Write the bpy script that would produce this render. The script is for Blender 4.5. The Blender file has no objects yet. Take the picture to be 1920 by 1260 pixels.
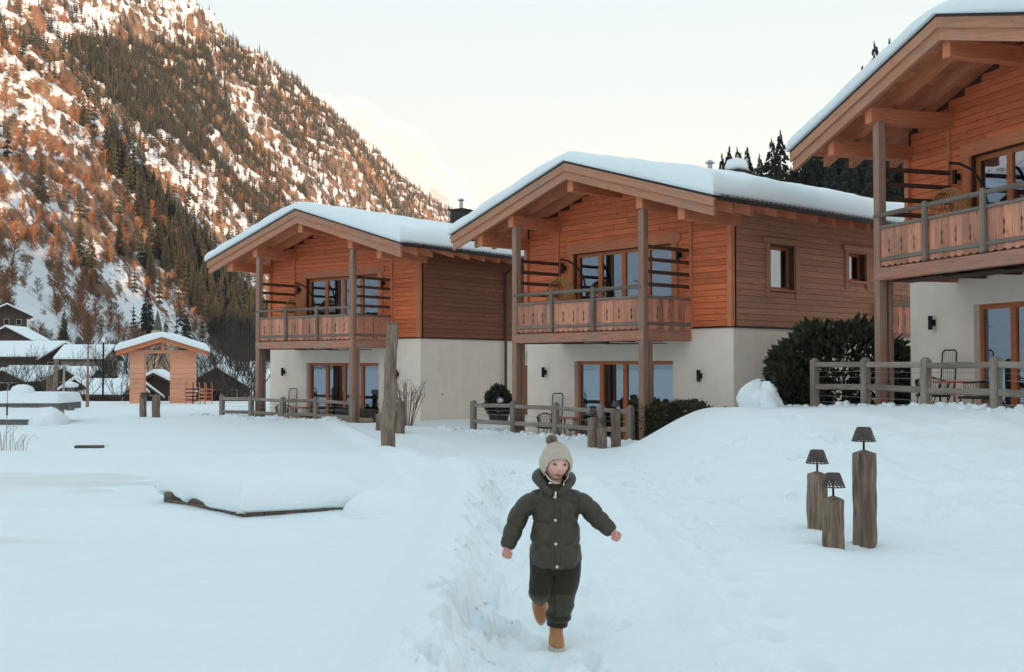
import bpy, bmesh, math, random
import numpy as np
from mathutils import Vector, Matrix
R = math.radians
scene = bpy.context.scene
COL = scene.collection
random.seed(7)

# ------------------------------------------------------------------ camera
F = 2000.0
HZ = 682.0
CAMZ = 1.45
cam_data = bpy.data.cameras.new('camera')
cam_data.sensor_width = 36.0
cam_data.lens = 36.0 * F / 1920.0
cam_data.clip_start = 0.1
cam_data.clip_end = 30000
cam = bpy.data.objects.new('camera', cam_data)
COL.objects.link(cam)
cam.location = (0, 0, CAMZ)
cam.rotation_euler = (R(90) + math.atan((HZ - 630) / F), 0, 0)
scene.camera = cam

# ------------------------------------------------------------------ sky and sun
SUN_EL = 8.0
SUN_AZ = (0.05, -0.999)           # horizontal direction towards the sun (behind the camera, nearly straight)
world = bpy.data.worlds.new('World')
scene.world = world
world.use_nodes = True
wn = world.node_tree.nodes
wl = world.node_tree.links
wn.clear()
out = wn.new('ShaderNodeOutputWorld')
bg = wn.new('ShaderNodeBackground')
sky = wn.new('ShaderNodeTexSky')
sky.sky_type = 'NISHITA'
sky.sun_disc = False
sky.sun_elevation = R(SUN_EL)
sky.sun_rotation = math.atan2(SUN_AZ[0], SUN_AZ[1])
sky.altitude = 1000
sky.air_density = 1.0
sky.dust_density = 1.2
sky.ozone_density = 1.0
# thin bright winter haze that whitens the sky towards the horizon, all the way round
geo = wn.new('ShaderNodeNewGeometry')
sep = wn.new('ShaderNodeSeparateXYZ')
wl.new(geo.outputs['Incoming'], sep.inputs[0])
absz = wn.new('ShaderNodeMath'); absz.operation = 'ABSOLUTE'
wl.new(sep.outputs['Z'], absz.inputs[0])
ramp = wn.new('ShaderNodeValToRGB')
wl.new(absz.outputs[0], ramp.inputs[0])
ramp.color_ramp.elements[0].position = 0.12
ramp.color_ramp.elements[0].color = (0.90, 0.90, 0.90, 1)
ramp.color_ramp.elements[1].position = 0.62
ramp.color_ramp.elements[1].color = (0.72, 0.72, 0.72, 1)
tint = wn.new('ShaderNodeValToRGB')          # cream near the horizon, pale blue overhead
wl.new(absz.outputs[0], tint.inputs[0])
tint.color_ramp.elements[0].position = 0.10
tint.color_ramp.elements[0].color = (0.80, 0.745, 0.645, 1)
tint.color_ramp.elements[1].position = 0.55
tint.color_ramp.elements[1].color = (0.66, 0.86, 0.93, 1)
gain = wn.new('ShaderNodeVectorMath'); gain.operation = 'SCALE'
gain.inputs['Scale'].default_value = 5.2
wl.new(tint.outputs[0], gain.inputs[0])
mix = wn.new('ShaderNodeMix'); mix.data_type = 'RGBA'
wl.new(ramp.outputs[0], mix.inputs['Factor'])
wl.new(sky.outputs[0], mix.inputs['A'])
wl.new(gain.outputs[0], mix.inputs['B'])
wl.new(mix.outputs['Result'], bg.inputs[0])
bg.inputs[1].default_value = 0.10
wl.new(bg.outputs[0], out.inputs[0])

sun_data = bpy.data.lights.new('sun', 'SUN')
sun_data.energy = 5.0
sun_data.angle = R(0.5)
sun_data.color = (1.0, 0.61, 0.36)
sun = bpy.data.objects.new('sun', sun_data)
COL.objects.link(sun)
ce = math.cos(R(SUN_EL))
SUN_DIR = Vector((SUN_AZ[0] * ce, SUN_AZ[1] * ce, math.sin(R(SUN_EL)))).normalized()
sun.rotation_euler = SUN_DIR.to_track_quat('Z', 'Y').to_euler()
sun.location = (-40, -60, 60)

scene.view_settings.view_transform = 'Standard'
scene.view_settings.look = 'None'
scene.view_settings.gamma = 1.0
scene.view_settings.use_curve_mapping = False
scene.view_settings.exposure = 1.25
scene.cycles.use_denoising = True
scene.cycles.max_bounces = 8
scene.cycles.volume_bounces = 2
scene.cycles.transparent_max_bounces = 12
scene.cycles.volume_step_rate = 2.0
scene.cycles.volume_max_steps = 128

# ------------------------------------------------------------------ helpers
def px(u, v, Y):
    """world point seen at photograph position (u, v) at depth Y (used for measuring the place)"""
    pit = math.atan((HZ - 630) / F)
    a = (u - 960) / F; b = (630 - v) / F
    d = Vector((a, math.cos(pit) - b * math.sin(pit), math.sin(pit) + b * math.cos(pit)))
    s = Y / d.y
    return Vector((d.x * s, Y, CAMZ + d.z * s))

def _hash(ix, iy, seed):
    h = (ix.astype(np.int64) * 374761393 + iy.astype(np.int64) * 668265263 + seed * 144665) & 0xffffffff
    h = ((h ^ (h >> 13)) * 1274126177) & 0xffffffff
    h = h ^ (h >> 16)
    return (h & 0xffff) / 32767.5 - 1.0

def vnoise(x, y, seed=0):
    x = np.asarray(x, float); y = np.asarray(y, float)
    ix = np.floor(x); iy = np.floor(y)
    fx = x - ix; fy = y - iy
    fx = fx * fx * fx * (fx * (fx * 6 - 15) + 10); fy = fy * fy * fy * (fy * (fy * 6 - 15) + 10)
    a = _hash(ix, iy, seed); b = _hash(ix + 1, iy, seed); c = _hash(ix, iy + 1, seed); d = _hash(ix + 1, iy + 1, seed)
    return a + (b - a) * fx + (c - a) * fy + (a - b - c + d) * fx * fy

def fbm(x, y, octv=4, seed=0, gain=0.5):
    s = 0; amp = 1; tot = 0
    for i in range(octv):
        s = s + amp * vnoise(x * 2 ** i + 17.3 * i, y * 2 ** i - 9.1 * i, seed + i); tot += amp; amp *= gain
    return s / tot

def ridged(x, y, octv=4, seed=0, gain=0.5):
    s = 0; amp = 1; tot = 0
    for i in range(octv):
        s = s + amp * (1 - 2 * np.abs(vnoise(x * 2 ** i + 7.7 * i, y * 2 ** i + 3.1 * i, seed + i))); tot += amp; amp *= gain
    return s / tot

def sm(a, b, x):
    t = np.clip((np.asarray(x, float) - a) / (b - a), 0, 1)
    return t * t * (3 - 2 * t)

class MB:
    """collects faces for one mesh"""
    def __init__(self): self.v = []; self.f = []
    def add(self, vs, fs):
        n = len(self.v); self.v += [tuple(p) for p in vs]; self.f += [tuple(i + n for i in f) for f in fs]; return self
    def box(self, x0, x1, y0, y1, z0, z1):
        return self.add([(x0,y0,z0),(x1,y0,z0),(x1,y1,z0),(x0,y1,z0),(x0,y0,z1),(x1,y0,z1),(x1,y1,z1),(x0,y1,z1)],
                        [(0,3,2,1),(4,5,6,7),(0,1,5,4),(1,2,6,5),(2,3,7,6),(3,0,4,7)])
    def prism(self, poly, axis, a0, a1):
        """poly: 2D outline; axis 'y': points are (x,z) extruded along y; 'z': (x,y) along z; 'x': (y,z) along x"""
        def P(p, a): return {'y': (p[0], a, p[1]), 'z': (p[0], p[1], a), 'x': (a, p[0], p[1])}[axis]
        n = len(poly)
        vs = [P(p, a0) for p in poly] + [P(p, a1) for p in poly]
        fs = [tuple(range(n)), tuple(reversed(range(n, 2 * n)))] + [(i, i + n, (i + 1) % n + n, (i + 1) % n) for i in range(n)]
        return self.add(vs, fs)
    def tube(self, pts, rad, seg=8, cap=True):
        pts = [Vector(p) for p in pts]; n = len(pts)
        if not isinstance(rad, (list, tuple)): rad = [rad] * n
        t0 = (pts[1] - pts[0]).normalized()
        up = Vector((0, 0, 1)) if abs(t0.z) < 0.9 else Vector((1, 0, 0))
        nx = t0.cross(up).normalized(); vs = []; fs = []
        for i, p in enumerate(pts):
            t = (pts[min(i + 1, n - 1)] - pts[max(i - 1, 0)]).normalized()
            nx = (nx - t * nx.dot(t)).normalized(); ny = t.cross(nx)
            for k in range(seg):
                a = 2 * math.pi * k / seg
                vs.append(p + nx * (math.cos(a) * rad[i]) + ny * (math.sin(a) * rad[i]))
        for i in range(n - 1):
            for k in range(seg):
                fs.append((i*seg+k, i*seg+(k+1) % seg, (i+1)*seg+(k+1) % seg, (i+1)*seg+k))
        if cap: fs += [tuple(reversed(range(seg))), tuple(range((n-1)*seg, n*seg))]
        return self.add(vs, fs)
    def lathe(self, prof, c=(0, 0, 0), seg=16):
        vs = []; fs = []; n = len(prof)
        for r, z in prof:
            for k in range(seg):
                a = 2 * math.pi * k / seg
                vs.append((c[0] + r * math.cos(a), c[1] + r * math.sin(a), c[2] + z))
        for i in range(n - 1):
            for k in range(seg):
                fs.append((i*seg+k, i*seg+(k+1) % seg, (i+1)*seg+(k+1) % seg, (i+1)*seg+k))
        fs += [tuple(reversed(range(seg))), tuple(range((n-1)*seg, n*seg))]
        return self.add(vs, fs)
    def mesh(self, name, smooth=False):
        me = bpy.data.meshes.new(name)
        me.from_pydata(self.v, [], self.f)
        me.validate()
        bm = bmesh.new(); bm.from_mesh(me); bmesh.ops.recalc_face_normals(bm, faces=bm.faces); bm.to_mesh(me); bm.free()
        if smooth: me.polygons.foreach_set('use_smooth', [True] * len(me.polygons))
        return me
    def build(self, name, mat, parent=None, smooth=False, frame=None):
        if frame is not None:
            inv = frame.inverted(); self.v = [tuple(inv @ Vector(p)) for p in self.v]
        return link(name, self.mesh(name, smooth), mat, parent, frame)

def link(name, me, mat=None, parent=None, mtx=None):
    o = bpy.data.objects.new(name, me)
    if mat is not None and not me.materials: me.materials.append(mat)
    COL.objects.link(o)
    if parent is not None: o.parent = parent
    if mtx is not None: o.matrix_local = mtx
    return o

def empty(name, loc, rz=0.0, parent=None):
    o = bpy.data.objects.new(name, None)
    o.empty_display_size = 0.2
    COL.objects.link(o); o.location = loc; o.rotation_euler = (0, 0, rz)
    if parent is not None: o.parent = parent
    return o

def tag(o, label=None, cat=None, group=None, kind=None):
    if label: o['label'] = label
    if cat: o['category'] = cat
    if group: o['group'] = group
    if kind: o['kind'] = kind
    return o

def copy_tree(o, parent=None):
    c = o.copy(); COL.objects.link(c)
    if parent is not None: c.parent = parent
    for ch in list(o.children): copy_tree(ch, c)
    return c

_bc = {}
def box_mesh(L, w, h, bev):
    key = (round(L, 3), round(w, 3), round(h, 3), bev)
    if key in _bc: return _bc[key].copy() if False else _bc[key]
    bm = bmesh.new()
    bmesh.ops.create_cube(bm, size=1.0)
    for v in bm.verts: v.co = Vector(((v.co.x + 0.5) * L, v.co.y * w, v.co.z * h))
    if bev: bmesh.ops.bevel(bm, geom=list(bm.edges), offset=min(bev, w * .3, h * .3), segments=1, affect='EDGES', profile=.5)
    me = bpy.data.meshes.new('box'); bm.to_mesh(me); bm.free()
    _bc[key] = me
    return me
_bm = {}
def beam(name, p0, p1, w, h, mat, parent=None, up=(0, 0, 1), bev=0.006):
    """a timber from p0 to p1, local X along it; w across, h along up"""
    p0 = Vector(p0); p1 = Vector(p1); d = p1 - p0; L = d.length; x = d / L
    u = Vector(up); z = (u - x * u.dot(x)).normalized(); y = z.cross(x)
    M4 = Matrix(((x.x, y.x, z.x, p0.x), (x.y, y.y, z.y, p0.y), (x.z, y.z, z.z, p0.z), (0, 0, 0, 1)))
    base = box_mesh(L, w, h, bev)
    key = (base.name, mat.name)
    if key not in _bm:
        me = base.copy(); me.name = name; me.materials.append(mat); _bm[key] = me
    o = bpy.data.objects.new(name, _bm[key]); COL.objects.link(o)
    if parent is not None: o.parent = parent
    o.matrix_local = M4
    return o

def wallgrid(mb, org, a, n, u0, u1, z0, z1, th, openings=()):
    """a wall in the plane through org along unit vector a, outward normal n, with rectangular openings (u0,u1,z0,z1)"""
    org = Vector(org); a = Vector(a); n = Vector(n)
    us = sorted({u0, u1, *[c for o in openings for c in o[:2]]}); zs = sorted({z0, z1, *[min(max(c, z0), z1) for o in openings for c in o[2:]]})
    def P(u, z, dep): q = org + a * u - n * dep; return (q.x, q.y, q.z + z)
    def hole(u, z): return any(o[0] < u < o[1] and o[2] < z < o[3] for o in openings)
    for i in range(len(us) - 1):
        for j in range(len(zs) - 1):
            if hole((us[i]+us[i+1])/2, (zs[j]+zs[j+1])/2): continue
            for dep in (0, th):
                mb.add([P(us[i], zs[j], dep), P(us[i+1], zs[j], dep), P(us[i+1], zs[j+1], dep), P(us[i], zs[j+1], dep)], [(0, 1, 2, 3)])
    for (a0, a1, b0, b1) in openings:
        b0 = max(b0, z0); b1 = min(b1, z1)
        for q in ([(a0,b0),(a1,b0)], [(a0,b1),(a1,b1)], [(a0,b0),(a0,b1)], [(a1,b0),(a1,b1)]):
            mb.add([P(*q[0], 0), P(*q[1], 0), P(*q[1], th), P(*q[0], th)], [(0, 1, 2, 3)])
# ------------------------------------------------------------------ materials
def new_mat(name):
    m = bpy.data.materials.new(name); m.use_nodes = True
    nt = m.node_tree; b = nt.nodes['Principled BSDF']
    return m, nt, b
def N(nt, t, **kw):
    n = nt.nodes.new(t)
    for k, v in kw.items():
        if k.startswith('i_'): n.inputs[k[2:].replace('_', ' ')].default_value = v
        else: setattr(n, k, v)
    return n
def ramp_node(nt, stops):
    r = nt.nodes.new('ShaderNodeValToRGB'); e = r.color_ramp.elements
    while len(e) < len(stops): e.new(0.5)
    for el, (p, c) in zip(e, stops):
        el.position = p; el.color = (*c, 1) if len(c) == 3 else c
    return r
def bump(nt, b, src, strength, dist):
    n = N(nt, 'ShaderNodeBump'); n.inputs['Strength'].default_value = strength; n.inputs['Distance'].default_value = dist
    nt.links.new(src, n.inputs['Height']); nt.links.new(n.outputs[0], b.inputs['Normal']); return n
def mixc(nt, fac, a, b, blend='MIX'):
    m = N(nt, 'ShaderNodeMix', data_type='RGBA', blend_type=blend)
    for s, v in (('Factor', fac), ('A', a), ('B', b)):
        if isinstance(v, bpy.types.NodeSocket): nt.links.new(v, m.inputs[s])
        elif isinstance(v, (int, float)): m.inputs[s].default_value = v
        else: m.inputs[s].default_value = (*v, 1)
    return m.outputs['Result']

def plain(name, col, rough=0.6, metal=0.0, var=0.12, scale=6.0, bumps=0.15, dist=0.01):
    m, nt, b = new_mat(name)
    tc = N(nt, 'ShaderNodeTexCoord'); nz = N(nt, 'ShaderNodeTexNoise'); nz.inputs['Scale'].default_value = scale; nz.inputs['Detail'].default_value = 6
    nt.links.new(tc.outputs['Object'], nz.inputs['Vector'])
    r = ramp_node(nt, [(0.3, tuple(c * (1 - var) for c in col)), (0.7, tuple(min(1, c * (1 + var)) for c in col))])
    nt.links.new(nz.outputs['Fac'], r.inputs[0]); nt.links.new(r.outputs[0], b.inputs['Base Color'])
    b.inputs['Roughness'].default_value = rough; b.inputs['Metallic'].default_value = metal
    if bumps: bump(nt, b, nz.outputs['Fac'], bumps, dist)
    return m

def wood(name, light, dark, grey=None, greyamt=0.0, knots=0.5, rough=0.65, vari=0.22, grain=(1.1, 16, 16)):
    """timber with grain along local X, knots, weathering patches and a tone of its own for every piece"""
    m, nt, b = new_mat(name)
    tc = N(nt, 'ShaderNodeTexCoord'); oi = N(nt, 'ShaderNodeObjectInfo')
    mul = N(nt, 'ShaderNodeMath', operation='MULTIPLY'); mul.inputs[1].default_value = 41.0
    nt.links.new(oi.outputs['Random'], mul.inputs[0])
    add = N(nt, 'ShaderNodeVectorMath', operation='ADD')
    nt.links.new(tc.outputs['Object'], add.inputs[0]); nt.links.new(mul.outputs[0], add.inputs[1])
    mp = N(nt, 'ShaderNodeMapping'); mp.inputs['Scale'].default_value = grain
    nt.links.new(add.outputs[0], mp.inputs['Vector'])
    nz = N(nt, 'ShaderNodeTexNoise'); nz.inputs['Scale'].default_value = 2.2; nz.inputs['Detail'].default_value = 7; nz.inputs['Distortion'].default_value = 0.5
    nt.links.new(mp.outputs[0], nz.inputs['Vector'])
    r = ramp_node(nt, [(0.3, dark), (0.52, tuple((a + c) / 2 for a, c in zip(light, dark))), (0.7, light)])
    nt.links.new(nz.outputs['Fac'], r.inputs[0])
    col = r.outputs[0]
    if grey:
        n2 = N(nt, 'ShaderNodeTexNoise'); n2.inputs['Scale'].default_value = 1.6; n2.inputs['Detail'].default_value = 5; n2.inputs['Distortion'].default_value = 0.8
        mp2 = N(nt, 'ShaderNodeMapping'); mp2.inputs['Scale'].default_value = (0.8, 3, 3)
        nt.links.new(add.outputs[0], mp2.inputs['Vector']); nt.links.new(mp2.outputs[0], n2.inputs['Vector'])
        r2 = ramp_node(nt, [(0.62 - greyamt * 0.5, (0, 0, 0)), (0.92 - greyamt * 0.5, (1, 1, 1))])
        nt.links.new(n2.outputs['Fac'], r2.inputs[0])
        gm = mixc(nt, 0.55, grey, r.outputs[0], 'MULTIPLY')
        gm = mixc(nt, 0.7, r.outputs[0], grey)
        col = mixc(nt, r2.outputs[0], col, gm)
    if knots:
        vo = N(nt, 'ShaderNodeTexVoronoi'); vo.inputs['Scale'].default_value = 1.0
        mp3 = N(nt, 'ShaderNodeMapping'); mp3.inputs['Scale'].default_value = (2.6, 7, 7)
        nt.links.new(add.outputs[0], mp3.inputs['Vector']); nt.links.new(mp3.outputs[0], vo.inputs['Vector'])
        r3 = ramp_node(nt, [(0.05, (1, 1, 1)), (0.16, (0, 0, 0))])
        nt.links.new(vo.outputs['Distance'], r3.inputs[0])
        kf = N(nt, 'ShaderNodeMath', operation='MULTIPLY'); kf.inputs[1].default_value = knots
        nt.links.new(r3.outputs[0], kf.inputs[0])
        col = mixc(nt, kf.outputs[0], col, tuple(c * 0.35 for c in dark))
    # piece to piece tone
    mr = N(nt, 'ShaderNodeMapRange'); mr.inputs['To Min'].default_value = 1 - vari; mr.inputs['To Max'].default_value = 1 + vari * 0.6
    nt.links.new(oi.outputs['Random'], mr.inputs['Value'])
    hs = N(nt, 'ShaderNodeHueSaturation'); nt.links.new(mr.outputs[0], hs.inputs['Value']); nt.links.new(col, hs.inputs['Color'])
    nt.links.new(hs.outputs[0], b.inputs['Base Color'])
    b.inputs['Roughness'].default_value = rough
    b.inputs['Specular IOR Level'].default_value = 0.3
    bump(nt, b, nz.outputs['Fac'], 0.35, 0.006)
    return m

def snow_mat(name, fine=9.0, clump=1.3, strength=0.5, dist=0.03):
    m, nt, b = new_mat(name)
    tc = N(nt, 'ShaderNodeTexCoord')
    n1 = N(nt, 'ShaderNodeTexNoise'); n1.inputs['Scale'].default_value = fine; n1.inputs['Detail'].default_value = 8; n1.inputs['Roughness'].default_value = 0.62
    n2 = N(nt, 'ShaderNodeTexNoise'); n2.inputs['Scale'].default_value = clump; n2.inputs['Detail'].default_value = 4
    nt.links.new(tc.outputs['Object'], n1.inputs['Vector']); nt.links.new(tc.outputs['Object'], n2.inputs['Vector'])
    ad = N(nt, 'ShaderNodeMath', operation='ADD'); nt.links.new(n1.outputs['Fac'], ad.inputs[0]); nt.links.new(n2.outputs['Fac'], ad.inputs[1])
    b.inputs['Base Color'].default_value = (0.84, 0.89, 0.915, 1)
    b.inputs['Roughness'].default_value = 0.75
    b.inputs['Specular IOR Level'].default_value = 0.2
    b.inputs['Subsurface Weight'].default_value = 0.0
    bump(nt, b, ad.outputs[0], strength, dist)
    return m

M = {}
M['snow'] = snow_mat('snow_soft', 9.0, 1.6, 0.6, 0.035)
M['roof_snow'] = snow_mat('snow_roof', 5.0, 1.0, 0.3, 0.04)
# ice on the pond
m, nt, b = new_mat('pond_ice')
tc = N(nt, 'ShaderNodeTexCoord'); nz = N(nt, 'ShaderNodeTexNoise'); nz.inputs['Scale'].default_value = 1.3; nz.inputs['Detail'].default_value = 8
mp = N(nt, 'ShaderNodeMapping'); mp.inputs['Scale'].default_value = (0.5, 1.3, 1)
nt.links.new(tc.outputs['Object'], mp.inputs[0]); nt.links.new(mp.outputs[0], nz.inputs['Vector'])
r = ramp_node(nt, [(0.35, (0.74, 0.84, 0.85)), (0.65, (0.84, 0.90, 0.91))])
nt.links.new(nz.outputs['Fac'], r.inputs[0]); nt.links.new(r.outputs[0], b.inputs['Base Color'])
b.inputs['Roughness'].default_value = 0.38
bump(nt, b, nz.outputs['Fac'], 0.2, 0.02); M['ice'] = m

m, nt, b = new_mat('clear_icicle'); b.inputs['Base Color'].default_value = (.85, .93, .96, 1); b.inputs['Roughness'].default_value = .12; b.inputs['Transmission Weight'].default_value = .75; b.inputs['IOR'].default_value = 1.31; M['icicle'] = m
M['plaster'] = plain('plaster', (0.92, 0.80, 0.69), 0.9, var=0.04, scale=2.5, bumps=0.25, dist=0.006)
M['siding_front'] = wood('larch_siding_sheltered_warmlit', (0.84, 0.230, 0.095), (0.62, 0.145, 0.056), knots=0.55, vari=0.16)  # less weathered than the sides; part of the orange is painted warm light
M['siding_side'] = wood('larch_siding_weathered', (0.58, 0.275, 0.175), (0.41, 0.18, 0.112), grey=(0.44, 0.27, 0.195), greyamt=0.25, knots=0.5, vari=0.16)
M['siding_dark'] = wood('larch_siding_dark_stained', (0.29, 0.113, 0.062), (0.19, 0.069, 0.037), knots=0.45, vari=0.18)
M['larch'] = wood('larch_beam', (0.72, 0.26, 0.13), (0.52, 0.17, 0.082), grey=(0.30, 0.22, 0.17), greyamt=0.12, knots=0.6, vari=0.12)
M['barge'] = wood('larch_barge', (0.58, 0.27, 0.165), (0.42, 0.18, 0.105), grey=(0.32, 0.25, 0.20), greyamt=0.3, knots=0.6, vari=0.12)
M['soffit'] = wood('larch_soffit', (0.72, 0.28, 0.145), (0.54, 0.19, 0.095), knots=0.5, vari=0.2)
M['post'] = wood('weathered_post', (0.40, 0.215, 0.15), (0.24, 0.125, 0.09), grey=(0.31, 0.22, 0.175), greyamt=0.45, knots=0.4, vari=0.12)
M['balcony'] = wood('balcony_board', (0.78, 0.355, 0.225), (0.54, 0.20, 0.115), grey=(0.25, 0.17, 0.14), greyamt=0.42, knots=0.8, vari=0.32)
M['rail'] = wood('grey_rail', (0.23, 0.175, 0.14), (0.13, 0.095, 0.075), grey=(0.24, 0.21, 0.185), greyamt=0.5, knots=0.3, vari=0.15)
M['deckbeam'] = wood('deck_beam', (0.58, 0.25, 0.16), (0.34, 0.13, 0.08), grey=(0.30, 0.235, 0.2), greyamt=0.45, knots=0.7, vari=0.15)
M['fence'] = wood('silver_fence', (0.30, 0.24, 0.195), (0.165, 0.125, 0.10), grey=(0.34, 0.30, 0.265), greyamt=0.5, knots=0.5, vari=0.2)
M['frame'] = wood('window_frame_wood', (0.60, 0.20, 0.07), (0.45, 0.13, 0.045), knots=0.2, vari=0.08, rough=0.45)
M['darkwood'] = wood('dark_slat', (0.115, 0.062, 0.042), (0.06, 0.033, 0.024), knots=0.2, vari=0.15)
M['oldlog'] = wood('old_log', (0.30, 0.21, 0.15), (0.075, 0.05, 0.036), grey=(0.33, 0.26, 0.205), greyamt=0.40, knots=0.5, vari=0.15, grain=(1.4, 22, 22))
M['gate'] = wood('fresh_larch', (0.84, 0.41, 0.26), (0.72, 0.32, 0.19), knots=0.75, vari=0.1)
M['dockwood'] = wood('wet_dock_board', (0.19, 0.135, 0.095), (0.07, 0.05, 0.037), grey=(0.2, 0.17, 0.145), greyamt=0.3, knots=0.4, vari=0.3)
M['village_wood'] = plain('village_timber', (0.075, 0.045, 0.034), 0.85, var=0.3, scale=1.5)
M['village_wall'] = plain('village_plaster', (0.40, 0.33, 0.27), 0.9, var=0.15, scale=1.0)
M['black'] = plain('black_metal', (0.018, 0.016, 0.016), 0.5, 0.6, var=0.1, bumps=0.05)
M['bronze'] = plain('bronze_metal', (0.075, 0.058, 0.05), 0.5, 0.5, var=0.2, scale=20, bumps=0.1, dist=0.003)
M['roof_tile'] = plain('dark_roof_sheet', (0.030, 0.024, 0.022), 0.55, 0.3, var=0.2)
M['brownpipe'] = plain('brown_pipe', (0.085, 0.045, 0.035), 0.45, 0.4, var=0.1, bumps=0)
M['steel'] = plain('steel', (0.45, 0.44, 0.43), 0.35, 0.9, var=0.1, bumps=0.05)
M['curtain'] = plain('curtain_cloth', (0.52, 0.52, 0.42), 0.9, var=0.06, scale=3, bumps=0)
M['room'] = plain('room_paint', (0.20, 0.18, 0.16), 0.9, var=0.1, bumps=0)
M['rattan'] = plain('rattan', (0.50, 0.27, 0.10), 0.6, var=0.25, scale=30, bumps=0.2)
M['wicker'] = plain('dark_wicker', (0.045, 0.037, 0.033), 0.7, var=0.3, scale=40, bumps=0.3)
M['redpaint'] = plain('red_paint', (0.55, 0.10, 0.055), 0.45, var=0.1, bumps=0)
M['orangewood'] = plain('orange_wood', (0.62, 0.28, 0.09), 0.55, var=0.2, scale=14, bumps=0.05)
M['purplepaint'] = plain('purple_paint', (0.20, 0.03, 0.09), 0.5, var=0.1, bumps=0)
M['cushion'] = plain('beige_cushion', (0.46, 0.36, 0.27), 0.95, var=0.1, scale=20, bumps=0.2)
M['yew'] = plain('yew_needles', (0.042, 0.044, 0.024), 0.75, var=0.45, scale=9, bumps=0)
M['boxleaf'] = plain('box_leaves', (0.050, 0.050, 0.022), 0.7, var=0.45, scale=9, bumps=0)
M['twig'] = plain('red_twig', (0.18, 0.095, 0.075), 0.85, var=0.25, scale=9, bumps=0)
M['bark'] = plain('grey_bark', (0.055, 0.040, 0.033), 0.9, var=0.3, scale=5, bumps=0.2)
M['reed'] = plain('dry_reed', (0.30, 0.17, 0.10), 0.9, var=0.25, scale=9, bumps=0)
M['stone'] = plain('grey_stone', (0.17, 0.155, 0.145), 0.9, var=0.3, scale=4, bumps=0.4, dist=0.02)
M['slate'] = plain('spire_shingle', (0.10, 0.085, 0.07), 0.8, var=0.25, scale=2, bumps=0.2)
M['church'] = plain('church_plaster', (0.48, 0.34, 0.24), 0.9, var=0.12, scale=1, bumps=0.1)
# window glass: clear, with the sky and slopes mirrored in it
m, nt, b = new_mat('window_glass'); nt.nodes.remove(b)
tr = N(nt, 'ShaderNodeBsdfTransparent'); tr.inputs[0].default_value = (0.80, 0.86, 0.86, 1)
gl = N(nt, 'ShaderNodeBsdfGlossy'); gl.inputs['Roughness'].default_value = 0.01; gl.inputs[0].default_value = (0.75, 0.85, 1.0, 1)
lw = N(nt, 'ShaderNodeLayerWeight'); lw.inputs[0].default_value = 0.55
mr = N(nt, 'ShaderNodeMapRange'); mr.inputs['To Min'].default_value = 0.22; mr.inputs['To Max'].default_value = 1.0
nt.links.new(lw.outputs['Fresnel'], mr.inputs[0])
ms = N(nt, 'ShaderNodeMixShader'); nt.links.new(mr.outputs[0], ms.inputs[0]); nt.links.new(tr.outputs[0], ms.inputs[1]); nt.links.new(gl.outputs[0], ms.inputs[2])
nt.links.new(ms.outputs[0], nt.nodes['Material Output'].inputs[0]); M['glass'] = m
# ------------------------------------------------------------------ the three chalets: where they stand (front right corner, turn, floor step)
W_, O_, D_, E_ = 7.05, 1.888, 1.593, 0.985
ZR, SL, ZB = 6.33, 0.303, 2.28
TP1, TP2 = 1.276, 5.664
FLOOR = -0.63
HOUSES = [dict(X=-2.785, Y=32.45, th=51.93, dz=-0.045, o=O_, d=D_, e=E_, L=9.6),
          dict(X=5.003, Y=24.09, th=40.48, dz=0.0, o=O_, d=D_, e=E_, L=11.0),
          dict(X=10.14, Y=15.10, th=16.2, dz=1.04, o=O_ + .14, d=D_ + .09, e=E_ + .2, L=10.0)]
def house_local(h, x, y):
    a = R(h['th']); ex = (math.sin(a), -math.cos(a)); ey = (math.cos(a), math.sin(a))
    dx = x - h['X']; dy = y - h['Y']
    return dx * ex[0] + dy * ex[1], dx * ey[0] + dy * ey[1]
def house_world(h, lx, ly, lz=0.0):
    a = R(h['th'])
    return Vector((h['X'] + lx * math.sin(a) + ly * math.cos(a), h['Y'] - lx * math.cos(a) + ly * math.sin(a), h['dz'] + lz))

# ------------------------------------------------------------------ snow ground
random.seed(3)
FOOT = []
for i in range(150):
    y = random.uniform(3.6, 16); x = random.gauss(0.28, 0.26) - max(0, y - 12) * .12
    FOOT.append((x, y, random.uniform(.08, .12), random.uniform(.02, .05), random.uniform(-.4, .4)))
for i in range(60):     # scrambled prints along the left edge of the trodden path
    y = random.uniform(4.0, 12); x = random.gauss(-0.22, 0.07)
    FOOT.append((x, y, random.uniform(.06, .14), random.uniform(.03, .085), random.uniform(-.8, .8)))
for i in range(22):     # a line of older prints to the right of the path
    y = 4.6 + i * .55; FOOT.append((1.25 + .06 * (i % 2) + .05 * (y - 4) + random.uniform(-.05, .05), y, .12, .065, .3))
for i in range(26):
    FOOT.append((random.uniform(1.2, 4.5), random.uniform(9.5, 17), random.uniform(.10, .16), random.uniform(.04, .08), random.uniform(-1, 1)))
def path_x(y):
    return 0.25 - 0.16 * np.clip(np.asarray(y) - 12.0, 0, None) ** 1.15
ICE = [(-7.2, 15.0, 2.6, 1.7), (-5.4, 10.1, 1.0, .30)]
DECK = [px(455, 967, 11.6), px(312, 940, 12.8), px(690, 950, 12.35)]
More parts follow.
